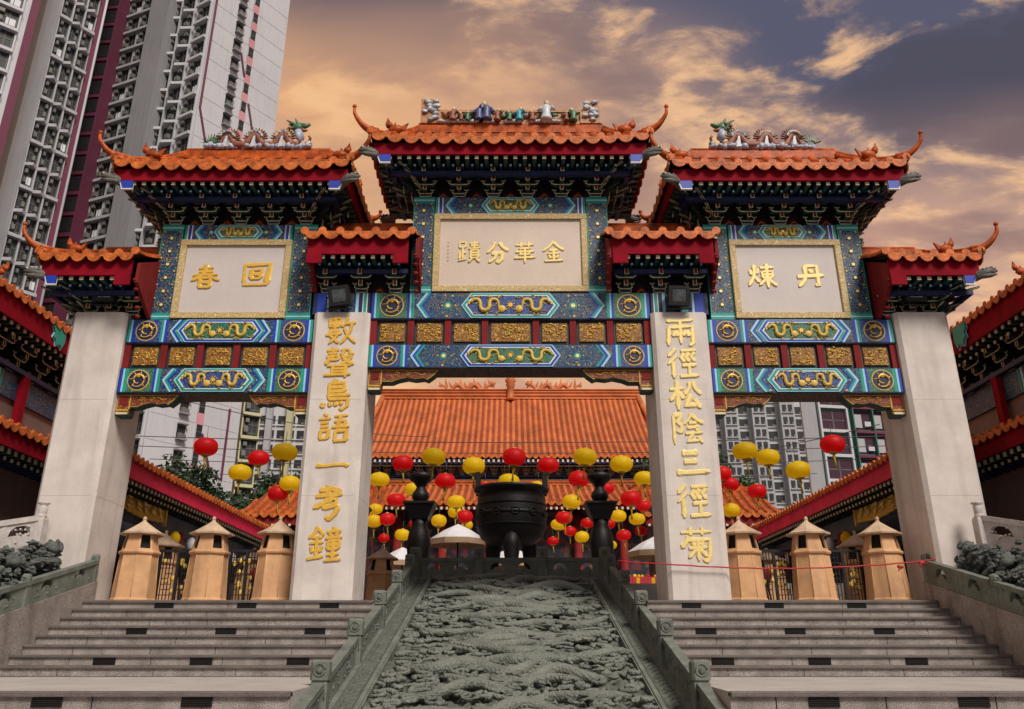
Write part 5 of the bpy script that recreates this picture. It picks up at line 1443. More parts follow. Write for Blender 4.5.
# cables the lanterns hang from
def cable(pts, lab, r=.012):
    m = MB(); P = []
    for A, B in zip(pts[:-1], pts[1:]):
        A = Vector(A); B = Vector(B)
        for i in range(12):
            t = i / 12; P.append(A.lerp(B, t) - Vector((0, 0, .25 * 4 * t * (1 - t))))
    P.append(Vector(pts[-1])); m.tube(P, r, 'cable', 4)
    tag(m.build('overhead_cable'), lab, 'cable', 'overhead cables')
cable([(-12, 6.9, 4.85), (12, 6.9, 4.85)], 'nearest thin cable carrying the highest row of lanterns')
cable([(-12, 9.0, 5.05), (12, 9.0, 5.05)], 'second thin cable above the cauldron handles')
cable([(-12, 11.5, 5.2), (12, 11.5, 5.2)], 'thin cable crossing level with the painted frieze of the main hall')
cable([(-12, 16.4, 5.75), (12, 16.4, 5.75)], 'farthest thin cable in front of the lower hall roof')
cable([(-9.4, 5.6, 5.6), (-3, 14, 6.6)], 'thin cable running diagonally through the left side bay')
cable([(9.4, 5.0, 4.6), (3, 14, 5.4)], 'thin cable running diagonally through the right side bay')
# ================================================================== side halls and corridors
def side_hall(s):
    side = 'left' if s < 0 else 'right'
    H_ = thing('temple_hall', 'two storey temple hall with crimson fascias cut by the %s edge of the picture' % side, 'hall', (s * 14, -1, 0), 0, 'side halls'); H_.location = (0, 0, 0)
    y0, y1 = -6.5, 5.7; ex = (0, 1, 0); ey = (s, 0, 0)
    xe = s * 12.4
    y1 = 9.5
    m = MB(); slope(m, (xe, y0, 7.62), ex, ey, y1 - y0, 4.0, 2.3, 0, .0, .12, 8)
    r = m.build('tiled_roof', H_)
    m = MB(); m.tube([(xe - s * .1 + s * 4 * t, y1 + .02, 7.72 + 2.3 * t * (.7 + .3 * t) + .12 * (1 - t) ** 3) for t in [i / 8 for i in range(9)]], .11, 'tile', 7)
    horn(m, (xe + s * .4, y1, 7.95), -s, .1, .55, L=.7)
    fin_beast(m, (xe + s * 1.2, y1, 8.25), -s, 'tile', 1.2); fin_beast(m, (xe + s * 2.2, y1, 8.8), -s, 'tile', 1.2); fin_beast(m, (xe + s * .3, 3.2, 7.95), -s, 'tile', 1.1)
    m.build('roof_ridge', r)
    m = MB(); m.box(*sorted((xe + s * .05, xe + s * .10)), y0, y1, 6.98, 7.66, 'fascia'); m.build('fascia', r)
    m = MB(); m.prism([(0, 0), (0, .62), (.5, .62), (.5, .3), (.42, .12), (.3, .16), (.22, 0)], 0, .06, 'green')
    m.T = Matrix.Identity(4)
    pts = [(s * (12.5 + a), b + 6.95) for a, b in ((0, 0), (0, .66), (.55, .70), (.55, .3), (.42, .16), (.3, .2), (.2, .02))]
    m = MB(); gb = [(0, 0), (0, .40), (-.62, .40), (-.62, .22), (-.52, .12), (-.58, -.02), (-.45, -.06), (-.38, -.2), (-.2, -.12), (-.1, -.22)]
    m.slab([(xe - s * .02, 6.05 + a, 7.22 + b) for a, b in (gb if s > 0 else gb[::-1])], 'green', .04); m.slab([(xe + s * .012, 6.05 + a * 1.06 + .02, 7.2 + b * 1.1) for a, b in (gb if s > 0 else gb[::-1])], 'palebl', .03); m.build('gable_board', r)
    m = MB(); n = 52
    for i in range(n):
        y = y1 - .2 - i * .30; m.box(*sorted((xe + s * .18, xe + s * 1.5)), y - .05, y + .05, 6.90, 7.0, 'darkgreen'); m.box(*sorted((xe + s * .15, xe + s * .18)), y - .05, y + .05, 6.90, 7.0, 'cream'); m.box(*sorted((xe + s * .38, xe + s * 1.5)), y - .19, y - .11, 6.78, 6.86, 'darkblue'); m.box(*sorted((xe + s * .35, xe + s * .38)), y - .19, y - .11, 6.78, 6.86, 'outline')
    m.box(*sorted((xe + s * .2, xe + s * 4)), y0, y1 - .05, 7.02, 7.08, 'soffit'); m.build('eave_rafters', r)
    w = MB(); w.box(*sorted((s * 13.6, s * 16)), y0, y1 - .3, 5.42, 7.6, 'soffit'); w.box(*sorted((s * 12.95, s * 13.1)), y0, y1 - .2, 6.08, 6.2, 'darkblue'); w.build('upper_wall', H_)
    for i in range(11):
        o = inst(bm_main, 'bracket', H_, (s * 13.5, y1 - .9 - i * 1.05, 6.22), -s * math.pi / 2, (1.3, 1.2, 1.25))
    b = MB(); X = s * 13.12
    b.bbox(*sorted((X, X + s * .3)), y0, y1 - .35, 5.40, 6.06, 'field', .01)
    for i in range(4):
        yc = 5.7 - 2.3 - i * 3.4
        for d, k, e in ((0, 'palebl', .003), (.035, 'green', .006), (.10, 'palebl', .009), (.13, 'fieldgreen', .012)):
            q = [(yc - 1.1 + d * 1.3, 5.73), (yc - .85 + d, 5.99 - d), (yc + .85 - d, 5.99 - d), (yc + 1.1 - d * 1.3, 5.73), (yc + .85 - d, 5.47 + d), (yc - .85 + d, 5.47 + d)]
            b.slab([(X - s * e, a, c) for a, c in (q if s < 0 else q[::-1])], k, .01)
        b.slab([(X - s * .02, a, c) for a, c in ((yc - .5, 5.62), (yc + .5, 5.62), (yc + .5, 5.84), (yc - .5, 5.84))], 'carved', .02)
        for dd in (1.28, 1.40):
            b.box(*sorted((X - s * .006, X + s * .02)), yc + dd, yc + dd + .07, 5.42, 6.04, 'palebl' if dd < 1.3 else 'green')
    b.build('painted_beam', H_)
    w = MB(); w.box(*sorted((s * 13.2, s * 16)), y0, y1 - .3, 4.72, 5.40, 'wallbrown'); w.build('band_wall', H_)
    xe2 = s * 12.2
    m = MB(); slope(m, (xe2, y0, 4.36), ex, ey, y1 - y0 + .1, 1.05, .42, 0, 0, .05, 8)
    r2 = m.build('lower_tiled_roof', H_)
    m = MB(); m.box(*sorted((xe2 + s * .05, xe2 + s * .10)), y0, y1 + .05, 3.86, 4.40, 'fascia'); m.build('fascia', r2)
    m = MB()
    for i in range(n):
        y = y1 - .1 - i * .30; m.box(*sorted((xe2 + s * .17, xe2 + s * 1.0)), y - .05, y + .05, 3.74, 3.86, 'darkgreen'); m.box(*sorted((xe2 + s * .14, xe2 + s * .17)), y - .05, y + .05, 3.74, 3.86, 'cream'); m.box(*sorted((xe2 + s * .33, xe2 + s * 1.0)), y - .2, y - .12, 3.62, 3.7, 'darkblue'); m.box(*sorted((xe2 + s * .3, xe2 + s * .33)), y - .2, y - .12, 3.62, 3.7, 'outline')
    m.box(*sorted((xe2 + s * .12, xe2 + s * 1.1)), y0, y1, 3.90, 3.96, 'soffit'); m.build('eave_rafters', r2)
    w = MB(); X = s * 13.2
    w.box(*sorted((X, s * 16)), y0, 1.4, -2.54, 3.9, 'wallbrown'); w.box(*sorted((X, s * 16)), 2.6, y1 - .3, -.1, 3.9, 'wallbrown'); w.box(*sorted((X, s * 16)), 1.4, 2.6, 2.7, 3.9, 'wallbrown'); w.box(*sorted((X, s * 16)), 1.4, 2.6, -.1, .9, 'wallbrown')
    w.box(*sorted((X - s * .06, X)), y0, y1 - .25, .2, .55, 'whitestone'); w.build('ground_floor_wall', H_)
    w = MB(); w.box(*sorted((X + s * .25, X + s * .3)), 1.4, 2.6, .9, 2.7, 'glass')
    for z in (.9, 1.75, 2.65): w.box(*sorted((X + s * .18, X + s * .25)), 1.4, 2.6, z, z + .06, 'maroon')
    w.build('window', H_)
    w = MB(); w.box(*sorted((s * 12.95, s * 13.1)), 5.55, 5.8, 4.75, 6.08, 'fascia'); w.build('corner_column', H_)
    for yy_ in ((1.0,) if s < 0 else (-.6,)):
        cam_ = MB(); cam_.tube([(X - s * .02, 3.9, 3.05), (X - s * .5, 3.8, 3.0)], .12, 'ac', 10); cam_.tube([(X, 3.9, 3.2), (X - s * .2, 3.9, 3.06)], .03, 'iron', 5)
        cam_.build('wall_fitting', H_)
side_hall(-1); side_hall(1)

def corridor(s):
    side = 'left' if s < 0 else 'right'
    H_ = thing('covered_corridor', 'long single storey temple corridor with bright crimson fascia receding in the %s bay' % side, 'corridor', (s * 11, 6, 0), 0, 'temple corridors'); H_.location = (0, 0, 0)
    y0, y1 = 5.0, 17.4; xe = s * 9.5
    m = MB(); slope(m, (xe, y0, 3.74), (0, 1, 0), (s, 0, 0), y1 - y0, 2.2, .55, 0, 0, .05, 8, sp=.28, tr=.07)
    r = m.build('tiled_roof', H_)
    m = MB(); m.bbox(*sorted((xe + s * 2.1, xe + s * 2.3)), y0 + .8, y1, 4.25, 4.45, 'tile', .02); m.build('roof_ridge', r)
    m = MB(); m.box(*sorted((xe + s * .05, xe + s * .10)), y0, y1, 3.27, 3.78, 'pinkred')
    m.build('fascia', r)
    m = MB(); n = int((y1 - y0) / .24)
    for i in range(n):
        y = y0 + .1 + i * .24; m.box(*sorted((xe + s * .17, xe + s * 1.2)), y - .045, y + .045, 3.17, 3.26, 'dark'); m.box(*sorted((xe + s * .14, xe + s * .17)), y - .045, y + .045, 3.17, 3.26, 'cream'); m.box(*sorted((xe + s * .33, xe + s * 1.2)), y + .07, y + .13, 3.06, 3.13, 'dark'); m.box(*sorted((xe + s * .3, xe + s * .33)), y + .07, y + .13, 3.06, 3.13, 'outline')
    m.box(*sorted((xe + s * .1, xe + s * 2.2)), y0, y1, 3.28, 3.33, 'soffit'); m.build('eave_rafters', r)
    w = MB(); X = s * 10.35
    w.box(*sorted((X, X + s * .3)), y0 + .6, y1, 2.55, 3.1, 'wallgrey')
    w.build('architrave', H_)
    w = MB(); w.box(*sorted((s * 12.4, s * 12.6)), y0 + 3.4, y1, 0, 3.4, 'wallgrey'); w.box(*sorted((s * 9.5, s * 12.6)), y1 - .1, y1, 0, 3.3, 'wallgrey'); w.build('back_wall', H_)
    rr = random.Random(8)
    for i in range(7):
        y = y0 + 1.1 + i * 2.1
        w = MB(); w.lathe([(.22, 0), (.20, .1), (.16, .16), (.16, 2.6)], 'wallgrey' if i % 2 else 'maroon', (s * 10.2, y, 0), 14); w.build('column', H_)
        w = MB(); w.box(*sorted((s * 12.32, s * 12.4)), y + .5, y + 1.6, .1, 2.3, 'hole'); 
        for q in range(5): w.box(*sorted((s * 12.28, s * 12.32)), y + .5 + q * .26, y + .54 + q * .26, .1, 2.3, 'maroon')
        w.build('doorway', H_)
        if i in (1, 3, 4):
            for q in range(16): pass
    b = MB(); Xp = s * 10.1
    for j in range(8):
        a, c = 6.2 + j * .34, 6.2 + (j + 1) * .34; sag = .10 * math.sin(math.pi * (j + .5) / 8)
        b.slab([(Xp, a, 2.72 - sag), (Xp, c, 2.72 - sag), (Xp + s * .06, c, 3.2), (Xp + s * .06, a, 3.2)] if s < 0 else [(Xp, c, 2.72 - sag), (Xp, a, 2.72 - sag), (Xp + s * .06, a, 3.2), (Xp + s * .06, c, 3.2)], 'redscroll' if False else 'yellowp', .05)
    b.box(*sorted((Xp - s * .03, Xp + s * .05)), 6.15, 8.97, 3.18, 3.25, 'goldp'); b.box(*sorted((Xp - s * .03, Xp + s * .05)), 6.12, 6.2, 2.62, 3.25, 'goldp'); b.box(*sorted((Xp - s * .03, Xp + s * .05)), 8.92, 9.0, 2.62, 3.25, 'goldp')
    sg = b.build('name_board', H_)
    for j in range(5):
        l = MB(); yy = 6.55 + j * .5
        for q in range(7):
            a = yy + rr.uniform(-.12, .12); z = 2.92 + rr.uniform(-.13, .13); d = rr.choice(((.10, .02), (.02, .11), (.07, .07)))
            l.tube([(Xp - s * .02, a - d[0], z + d[1] * .5), (Xp - s * .02, a + d[0], z - d[1] * .5)], .02, 'palegold', 5)
        l.build('faded_character', sg)
    b = MB(); b.box(*sorted((Xp, Xp + s * .05)), 12.2, 13.4, 2.5, 2.95, 'yellowp'); b.box(*sorted((Xp - s * .02, Xp)), 12.3, 13.3, 2.57, 2.88, 'goldp'); b.build('small_board', H_)
    for q in range(5):
        l = MB(); yy = 9.6 + q * 1.3; l.lathe([(.05, .2), (.14, .1), (.16, 0), (.12, -.14), (.05, -.2)], ['l_yel', 'canvas', 'canvas', 'tassel', 'canvas'][q], (s * 10.0, yy, 2.35), 10); l.tube([(s * 10.0, yy, 2.5), (s * 10.0, yy, 3.1)], .01, 'cable', 4); l.build('eave_lamp', H_)
corridor(-1); corridor(1)

def pavilion(s):
    side = 'left' if s < 0 else 'right'
    H_ = thing('temple_pavilion', 'small orange roofed pavilion facing the camera beyond the end of the %s corridor' % side, 'pavilion', (s * 10, 24, 0), 0, 'pavilions'); H_.location = (0, 0, 0)
    a, b = sorted((s * 6.2, s * 12.9)); k = .0
    m = MB(); slope(m, (a, 23, 5.25), (1, 0, 0), (0, 1, 0), b - a, 3.0, 1.65, .22 if s < 0 else 0, 0 if s < 0 else .22, .05, 8, sp=.42, tr=.12, k='tile')
    r = m.build('tiled_roof', H_)
    m = MB(); a2, b2 = sorted((s * 6.2, s * 12.25)); m.bbox(a2, b2, 25.9, 26.1, 6.85, 7.1, 'tile', .02)
    for i in range(14): m.prism([(a2 + .4 * i + .2, 7.08), (a2 + .4 * i + .35, 7.3), (a2 + .4 * i + .42, 7.08)], 25.95, 26.05, 'tile')
    m.build('roof_ridge', r)
    m = MB(); m.box(a + .1, b - .1, 23.1, 23.15, 4.75, 5.25, 'maroon'); 
    for i in range(int((b - a) / .4)): m.box(a + .2 + i * .4, a + .3 + i * .4, 23.05, 23.1, 4.7, 4.8, 'cream')
    m.build('fascia', r)
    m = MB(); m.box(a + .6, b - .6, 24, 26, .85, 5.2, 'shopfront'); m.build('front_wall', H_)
    for i in range(4):
        m = MB(); m.lathe([(.2, .85), (.2, 4.9)], 'maroon', (a + .8 + i * (b - a - 1.6) / 3, 23.7, 0), 10); m.build('column', H_)
pavilion(-1); pavilion(1)

# ================================================================== main hall
H_ = thing('main_temple_hall', 'great main temple hall with a double orange tiled roof seen through the centre bay', 'hall', (0, 36, .85)); H_.location = (0, 0, 0)
m = MB(); slope(m, (-10.4, 35, 10.8), (1, 0, 0), (0, 1, 0), 20.8, 7.2, 5.9, .13, .13, .1, 8, sp=.39, tr=.12, k='hall_tile', kc='tile_cap', seg=5, hr=8, kp='hall_pan')
mr_ = m.build('upper_tiled_roof', H_)
m = MB(); m.bbox(-9.5, 9.5, 42.1, 42.5, 16.5, 17.45, 'hall_tile', .04)
for z in (16.75, 17.0, 17.25, 17.45): m.tube([(-9.5, 42.08, z), (9.5, 42.08, z)], .06, 'hall_tile', 6)
for s in (-1, 1):
    P = [(s * 9.4, 42.2 - 7 * t, 16.9 - 5.6 * (1 - (1 - t) * (.7 + .3 * (1 - t)))) for t in [i / 8 for i in range(9)]]
    m.tube([(x + s * .9 * (i / 8), y, z) for i, (x, y, z) in enumerate(P)], .2, 'hall_tile', 7)
m.build('roof_ridge', mr_)
m = MB(); m.lathe([(.30, 16.6), (.34, 16.7), (.26, 16.9), (.26, 17.6), (.34, 17.75), (.30, 17.9), (.42, 18.1), (.30, 18.3), (.20, 18.5), (.12, 18.8)], 'hall_tile', (0, 42.0, 0), 14); m.build('ridge_finial', mr_)
for s in (-1, 1):
    m = MB(); P = []
    for i in range(40): P.append((s * (1.2 + i * .105), 42.25, 17.65 + .22 * math.sin(i * .55)))
    m.tube(P, [.05 + .16 * math.sin(math.pi * min(1, i / 36)) for i in range(40)], 'hall_tile', 7)
    for i in range(11):
        x = s * (1.5 + i * .36); m.prism([(x - .12, 17.7), (x + s * .15 + random.uniform(-.1, .1), 18.15 + .25 * (i % 3 == 0)), (x + .14, 17.7)], 42.2, 42.32, 'hall_tile')
    m.ball((s * 1.35, 42.25, 17.95), (.25, .12, .2), 'hall_tile', 8, 6, .2)
    m.build('ridge_dragon', mr_)
m = MB(); m.box(-10.2, 10.2, 35.1, 35.2, 10.35, 10.82, 'darkblue')
for i in range(66): m.box(-10.1 + i * .31, -9.98 + i * .31, 35.0, 35.1, 10.42, 10.58, 'cream')
m.box(-10.2, 10.2, 35.2, 37, 10.4, 10.5, 'soffit'); m.build('eave_rafters', mr_)
m = MB(); m.box(-9.6, 9.6, 36.4, 42, 8.6, 11.5, 'frieze')
for i in range(30): m.box(-9.5 + i * .65, -9.4 + i * .65, 36.25, 36.4, 8.6, 10.4, 'darkblue')
m.box(-9.6, 9.6, 36.2, 36.4, 9.7, 9.82, 'darkblue'); m.build('painted_frieze', H_)
for i in range(28):
    inst(bm_main, 'bracket', H_, (-9.2 + i * .68, 36.3, 9.85), 0, (1.0, 1.2, 1.2))
m = MB(); slope(m, (-11.8, 31, 7.2), (1, 0, 0), (0, 1, 0), 23.6, 5.0, 1.9, .2, .2, .1, 8, sp=.42, tr=.12, k='hall_tile', kc='tile_cap', seg=5, hr=5, kp='hall_pan')
lr = m.build('lower_tiled_roof', H_)
m = MB(); m.bbox(-10.8, 10.8, 35.9, 36.25, 9.0, 9.5, 'hall_tile', .03)
for z in (9.15, 9.32): m.tube([(-10.8, 35.88, z), (10.8, 35.88, z)], .04, 'tile_cap', 5)
m.build('roof_ridge', lr)
m = MB(); m.box(-11.6, 11.6, 31.1, 31.2, 6.85, 7.2, 'maroon')
for i in range(74): m.box(-11.4 + i * .31, -11.28 + i * .31, 31.02, 31.1, 6.8, 6.95, 'cream')
m.build('eave_rafters', lr)
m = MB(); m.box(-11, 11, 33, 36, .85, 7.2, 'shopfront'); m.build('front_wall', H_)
for i in range(8):
    m = MB(); m.lathe([(.28, .85), (.24, 1.1), (.24, 6.9)], 'maroon', (-9.1 + i * 2.6, 32.4, 0), 12); m.build('column', H_)

# ================================================================== apartment towers
CP = math.radians(20.3)
def pr(X, Y, Z):
    y = Y + 15; z = Z + .905; d = y * math.cos(CP) + z * math.sin(CP); v = z * math.cos(CP) - y * math.sin(CP)
    return 512 + 812 * X / d, 354.5 - 812 * v / d, d
def unit(kind, wall):
    """one storey of one window bay, 1 wide and 1 high; metres in depth (y<0 is outwards)"""
    m = MB(); k = wall
    rr = random.Random(kind)
    if kind in (0, 1, 2, 3):      # living-room bay with slab edge, side fins, panes and units
        m.box(.03, .97, -.02, .02, .16, .99, 'glass')
        if kind % 2: m.prism([(0, 0), (1, 0), (1, .13), (0, .13)], -.62, .0, k)
        else:
            m.add([(0, -.25, 0), (.5, -.95, 0), (1, -.25, 0), (1, 0, 0), (0, 0, 0), (0, -.25, .13), (.5, -.95, .13), (1, -.25, .13), (1, 0, .13), (0, 0, .13)],
                  [(0, 1, 6, 5), (1, 2, 7, 6), (4, 3, 2, 1, 0), (5, 6, 7, 8, 9), (2, 3, 8, 7), (4, 0, 5, 9)], k)
        m.box(0, .07, -.30, .0, .13, 1., k)
        m.box(.93, 1., -.30, .0, .13, 1., k)
        m.box(.10, .90, -.06, -.02, .26, .30, 'grille'); m.box(.10, .90, -.06, -.02, .62, .65, 'grille')
        for x in (.10, .34, .60, .87): m.box(x, x + .03, -.06, -.02, .2, .95, 'grille')
        x = rr.choice((.15, .45, .62)); m.box(x, x + .22, -.50, -.06, .30, .50, 'ac')
        x = rr.choice((.2, .55)); m.box(x, x + .2, -.40, -.06, .72, .88, 'ac' if kind != 2 else 'grille')
        if kind == 3: m.box(.5, .85, -.055, -.04, .3, .62, 'canvas')
        if kind == 1: m.box(.15, .33, -.07, -.04, .3, .6, 'ac')
    elif kind == 4:   # air-conditioner ledge column
        m.box(.05, .95, -.01, .02, .35, .8, 'glass'); m.box(0, 1, -.5, 0, .22, .29, 'tgrey'); m.box(0, 1, -.5, 0, .82, .87, 'tgrey')
        m.box(.12, .5, -.42, -.05, .30, .48, 'ac'); m.box(.55, .9, -.38, -.05, .30, .46, 'ac')
    elif kind == 5:   # small window over a pink panel
        m.box(0, 1, -.04, .02, 0, .46, 'tpink'); m.box(.05, .95, -.015, .02, .46, 1, 'glass'); m.box(.05, .95, -.02, -.015, .70, .73, 'grille'); m.box(.0, .06, -.12, .02, .46, 1, k)
    elif kind == 6:   # stair window in the plum recess
        m.box(.15, .85, -.02, .02, .25, .9, 'glass'); m.box(0, 1, -.16, 0, .0, .14, 'tpurple'); m.box(0, .1, -.16, 0, .14, 1, 'tpurple'); m.box(.9, 1, -.16, 0, .14, 1, 'tpurple')
    elif kind == 7:   # plain distant window
        m.box(.14, .86, -.02, .05, .30, .86, 'glass'); m.box(.05, .95, -.25, 0, .16, .24, k); m.box(.5, .8, -.25, -.02, .24, .42, 'ac')
    elif kind == 8:   # balcony of the near right block
        m.box(.03, .97, -.02, .02, .2, .95, 'tdarkp'); m.box(0, 1, -.5, 0, 0, .10, 'tpurple'); m.box(.05, .5, -.1, -.02, .25, .8, 'tshade'); m.box(.6, .9, -.3, -.02, .3, .5, 'twhite'); m.box(0, .05, -.5, 0, .12, 1, k)
    elif kind == 9:
        m.box(.06, .94, -.02, .02, .12, .9, 'tdarkp'); m.box(.1, .9, -.03, -.02, .5, .54, 'grille'); m.box(.48, .52, -.03, -.02, .12, .9, 'grille')
        m.box(0, 1, -.35, 0, 0, .12, 'twhite'); m.box(0, .06, -.35, 0, .12, 1, 'twhite'); m.box(.94, 1, -.35, 0, .12, 1, 'twhite')
    return m
UC = {}
class Tower:
    def __init__(s, label, cat='apartment tower', group='apartment towers'):
        s.t = thing('apartment_tower', label, 'tower', (0, 0, -2.5), 0, group); s.t.location = (0, 0, 0)
        s.w = MB(); s.cells = []
    def wall(s, p0, p1, z0, z1, k, depth=3.):
        """wall panel between two plan points seen from the camera (p0 left, p1 right)"""
        a = Vector((*p0, 0)); b = Vector((*p1, 0)); d = (b - a).normalized(); n = Vector((-d.y, d.x, 0))
        v = [a, b, b + n * depth, a + n * depth]
        s.w.add([(q.x, q.y, z0) for q in v] + [(q.x, q.y, z1) for q in v], [(0, 3, 2, 1), (4, 5, 6, 7), (0, 1, 5, 4), (1, 2, 6, 5), (2, 3, 7, 6), (3, 0, 4, 7)], k)
    def bays(s, p0, p1, n, kinds, z0, z1, fh, wall, f0=0., f1=1.):
        a = Vector((*p0, 0)); b = Vector((*p1, 0)); L = (b - a).length; d = (b - a) / L
        ang = math.atan2(d.y, d.x); out = Vector((d.y, -d.x, 0))
        w = L * (f1 - f0) / n; nf = int((z1 - z0) / fh)
        for j in range(nf):
            for i in range(n):
                k = kinds[(i + (j if len(kinds) > 1 and kinds[0] != kinds[-1] and i % 2 == 0 else 0)) % len(kinds)] if len(kinds) > 1 else kinds[0]
                if k in (0, 2) and kinds[0] in (0, 1, 2, 3): k = (0, 2)[(i * 7 + j * 3) % 5 > 2]
                if k in (1, 3): k = (1, 3)[(i * 5 + j * 7) % 6 > 3]
                p = a + d * (L * f0 + w * i) + out * .03 + Vector((0, 0, z0 + fh * j))
                s.cells.append((k, wall, p, ang, w, fh))
    def done(s):
        s.w.build('wall', s.t)
        sc = []
        for c in s.cells:
            mid = c[2] + Vector((0, 0, c[5] / 2)); x, y, d = pr(*mid)
            vis = -10 < x < 1034 and -20 < y < 520
            hid = (290 < x < 735 and y > 300) or (x > 660 and y > 150 and y < 385) 
            sc.append(((0 if vis and not hid else 1), d, c))
        sc.sort(key=lambda q: (q[0], q[1]))
        rest = {}
        far = MB(); nfar = 0
        for i, (v, d, c) in enumerate(sc):
            key = (c[0], c[1])
            if key not in UC: UC[key] = (unit(*key), unit(*key).mesh('window_bay'))
            if i < 100 and v == 0:
                inst(UC[key][1], 'window', s.t, c[2], c[3], (c[4], 1, c[5]))
            else:
                if v and d > 60 and pr(*c[2])[1] < -120: continue
                far.T = Matrix.Translation(c[2]) @ Matrix.Rotation(c[3], 4, 'Z') @ Matrix.Diagonal((c[4], 1, c[5], 1))
                u = UC[key][0]
                for f, mi in zip(u.f, u.mi):
                    far.add([u.v[q] for q in f], [tuple(range(len(f)))], u.mats[mi])
                nfar += 1
        if nfar:
            o = far.build('window', s.t); o['kind'] = 'stuff'
FH = 2.8
# the great slab at the upper left, in its separate wings
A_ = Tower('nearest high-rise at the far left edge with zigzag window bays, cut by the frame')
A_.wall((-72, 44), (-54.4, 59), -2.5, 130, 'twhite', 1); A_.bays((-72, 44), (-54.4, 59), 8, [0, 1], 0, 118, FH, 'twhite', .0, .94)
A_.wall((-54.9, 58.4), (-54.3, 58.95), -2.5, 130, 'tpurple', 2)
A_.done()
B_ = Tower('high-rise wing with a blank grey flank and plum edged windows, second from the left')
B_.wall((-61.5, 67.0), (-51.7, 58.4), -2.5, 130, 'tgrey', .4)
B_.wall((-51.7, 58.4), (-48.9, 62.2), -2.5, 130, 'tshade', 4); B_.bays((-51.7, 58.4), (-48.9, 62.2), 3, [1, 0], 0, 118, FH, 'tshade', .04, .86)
B_.wall((-49.3, 61.6), (-48.85, 62.15), -2.5, 130, 'tpurple', .5)
B_.w.tube([(-48.8, 62.3, 0), (-48.8, 62.3, 118)], .16, 'twhite', 6)
B_.done()
C_ = Tower('plum coloured stair core between the high-rise wings')
C_.wall((-60, 73), (-47, 73), -2.5, 126, 'tdarkp', 6)
C_.wall((-53.3, 69.2), (-51.1, 69), -2.5, 126, 'tpurple', 3.5); C_.bays((-53.3, 69.2), (-51.1, 69), 1, [6], 0, 118, FH, 'tpurple')
C_.done()
D_ = Tower('pale high-rise slab with a broad white end wall and a strip of pink panels')
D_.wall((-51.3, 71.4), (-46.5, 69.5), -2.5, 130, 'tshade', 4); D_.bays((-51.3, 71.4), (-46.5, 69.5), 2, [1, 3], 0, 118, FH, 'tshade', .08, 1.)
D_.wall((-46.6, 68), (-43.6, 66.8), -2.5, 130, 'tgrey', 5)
D_.wall((-44.8, 69.4), (-37.0, 65.0), -2.5, 130, 'twhite', 10)
D_.bays((-44.8, 69.4), (-37.0, 65.0), 2, [0, 2], 0, 118, FH, 'twhite', .04, .64); D_.bays((-44.8, 69.4), (-37.0, 65.0), 1, [1], 0, 118, FH, 'twhite', .70, .98)
W0, W1 = (-37.0, 65.0), (-30.7, 74.)
D_.wall(W0, W1, -2.5, 130, 'twhite', 12)
D_.bays(W0, W1, 1, [4], 0, 118, FH, 'twhite', .30, .40); D_.bays(W0, W1, 1, [5], 0, 118, FH, 'twhite', .50, .58)
def onwall(f, z, o=.06):
    a = Vector((*W0, 0)); b = Vector((*W1, 0)); d = (b - a).normalized(); n = Vector((d.y, -d.x, 0)); p = a.lerp(b, f) + n * o; return (p.x, p.y, z)
for P in ([(.02, 90), (.02, 60), (.28, 51.5)], [(.40, 49.5), (.50, 46.2)], [(.59, 44), (.70, 40.5), (.84, 39.5), (.84, 59), (.70, 61), (.60, 64.5)], [(.42, 71), (.50, 68)], [(.58, 21.5), (.72, 17.5), (.86, 17), (.86, 25)]):
    D_.w.tube([onwall(f, z) for f, z in P], .16, 'tpurple', 4, False)
for j in range(30):   # faint floor joints
    D_.w.tube([onwall(0.01, j * FH + .1, .0), onwall(.99, j * FH + .1, .0)], .03, 'tshade', 3, False)
D_.wall((-31.2, 76.0), (-29.4, 77), -2.5, 36, 'tyellow', 8); D_.bays((-31.2, 76.0), (-29.4, 77), 1, [3], 0, 36, FH, 'tyellow')
D_.done()
E_ = Tower('slender white and grey tower far behind, just right of the white end wall')
E_.wall((-50, 133), (-38.5, 134), -2.5, 44, 'twhite', 14)
E_.bays((-50, 133), (-38.5, 134), 6, [7], 0, 44, FH, 'twhite', .02, .98)
for f in (.35, .68): 
    x = -50 + 11.5 * f; E_.w.box(x, x + 1.1, 132.3, 133.5, -2.5, 46, 'tyellow' if f > .5 else 'tshade')
E_.done()
# right bay towers
Fz = Tower('grey white estate block with many narrow window columns behind the right side bay')
for i in range(9):
    x0 = 40.5 + i * 3.0 - 1.5; top = 52 + (2.5 if i in (3, 4, 5, 6) else 0) - (2 if i < 2 else 0) - (i == 8)
    y = 150 + (1.8 if i % 2 else 0)
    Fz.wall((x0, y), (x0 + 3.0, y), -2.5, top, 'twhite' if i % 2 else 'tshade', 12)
    Fz.bays((x0, y), (x0 + 3.0, y), 2 if i % 2 == 0 else 1, [7], 6, top - 1, 2.7, 'tshade', .08, .92)
Fz.done()
Gz = Tower('block with white framed windows and pink and teal balconies behind the right side bay')
g0, g1 = (35.5, 76), (47.5, 78)
Gz.wall(g0, g1, -2.5, 32, 'tgreen', 1.5)
Gz.wall((34.0, 76.2), (35.5, 75.8), -2.5, 33, 'tshade', 1.5)
Gz.bays(g0, g1, 1, [9], 0, 30, 2.9, 'twhite', .02, .32); Gz.bays(g0, g1, 3, [8], 0, 30, 2.9, 'tgreen', .36, .98)
Gz.done()

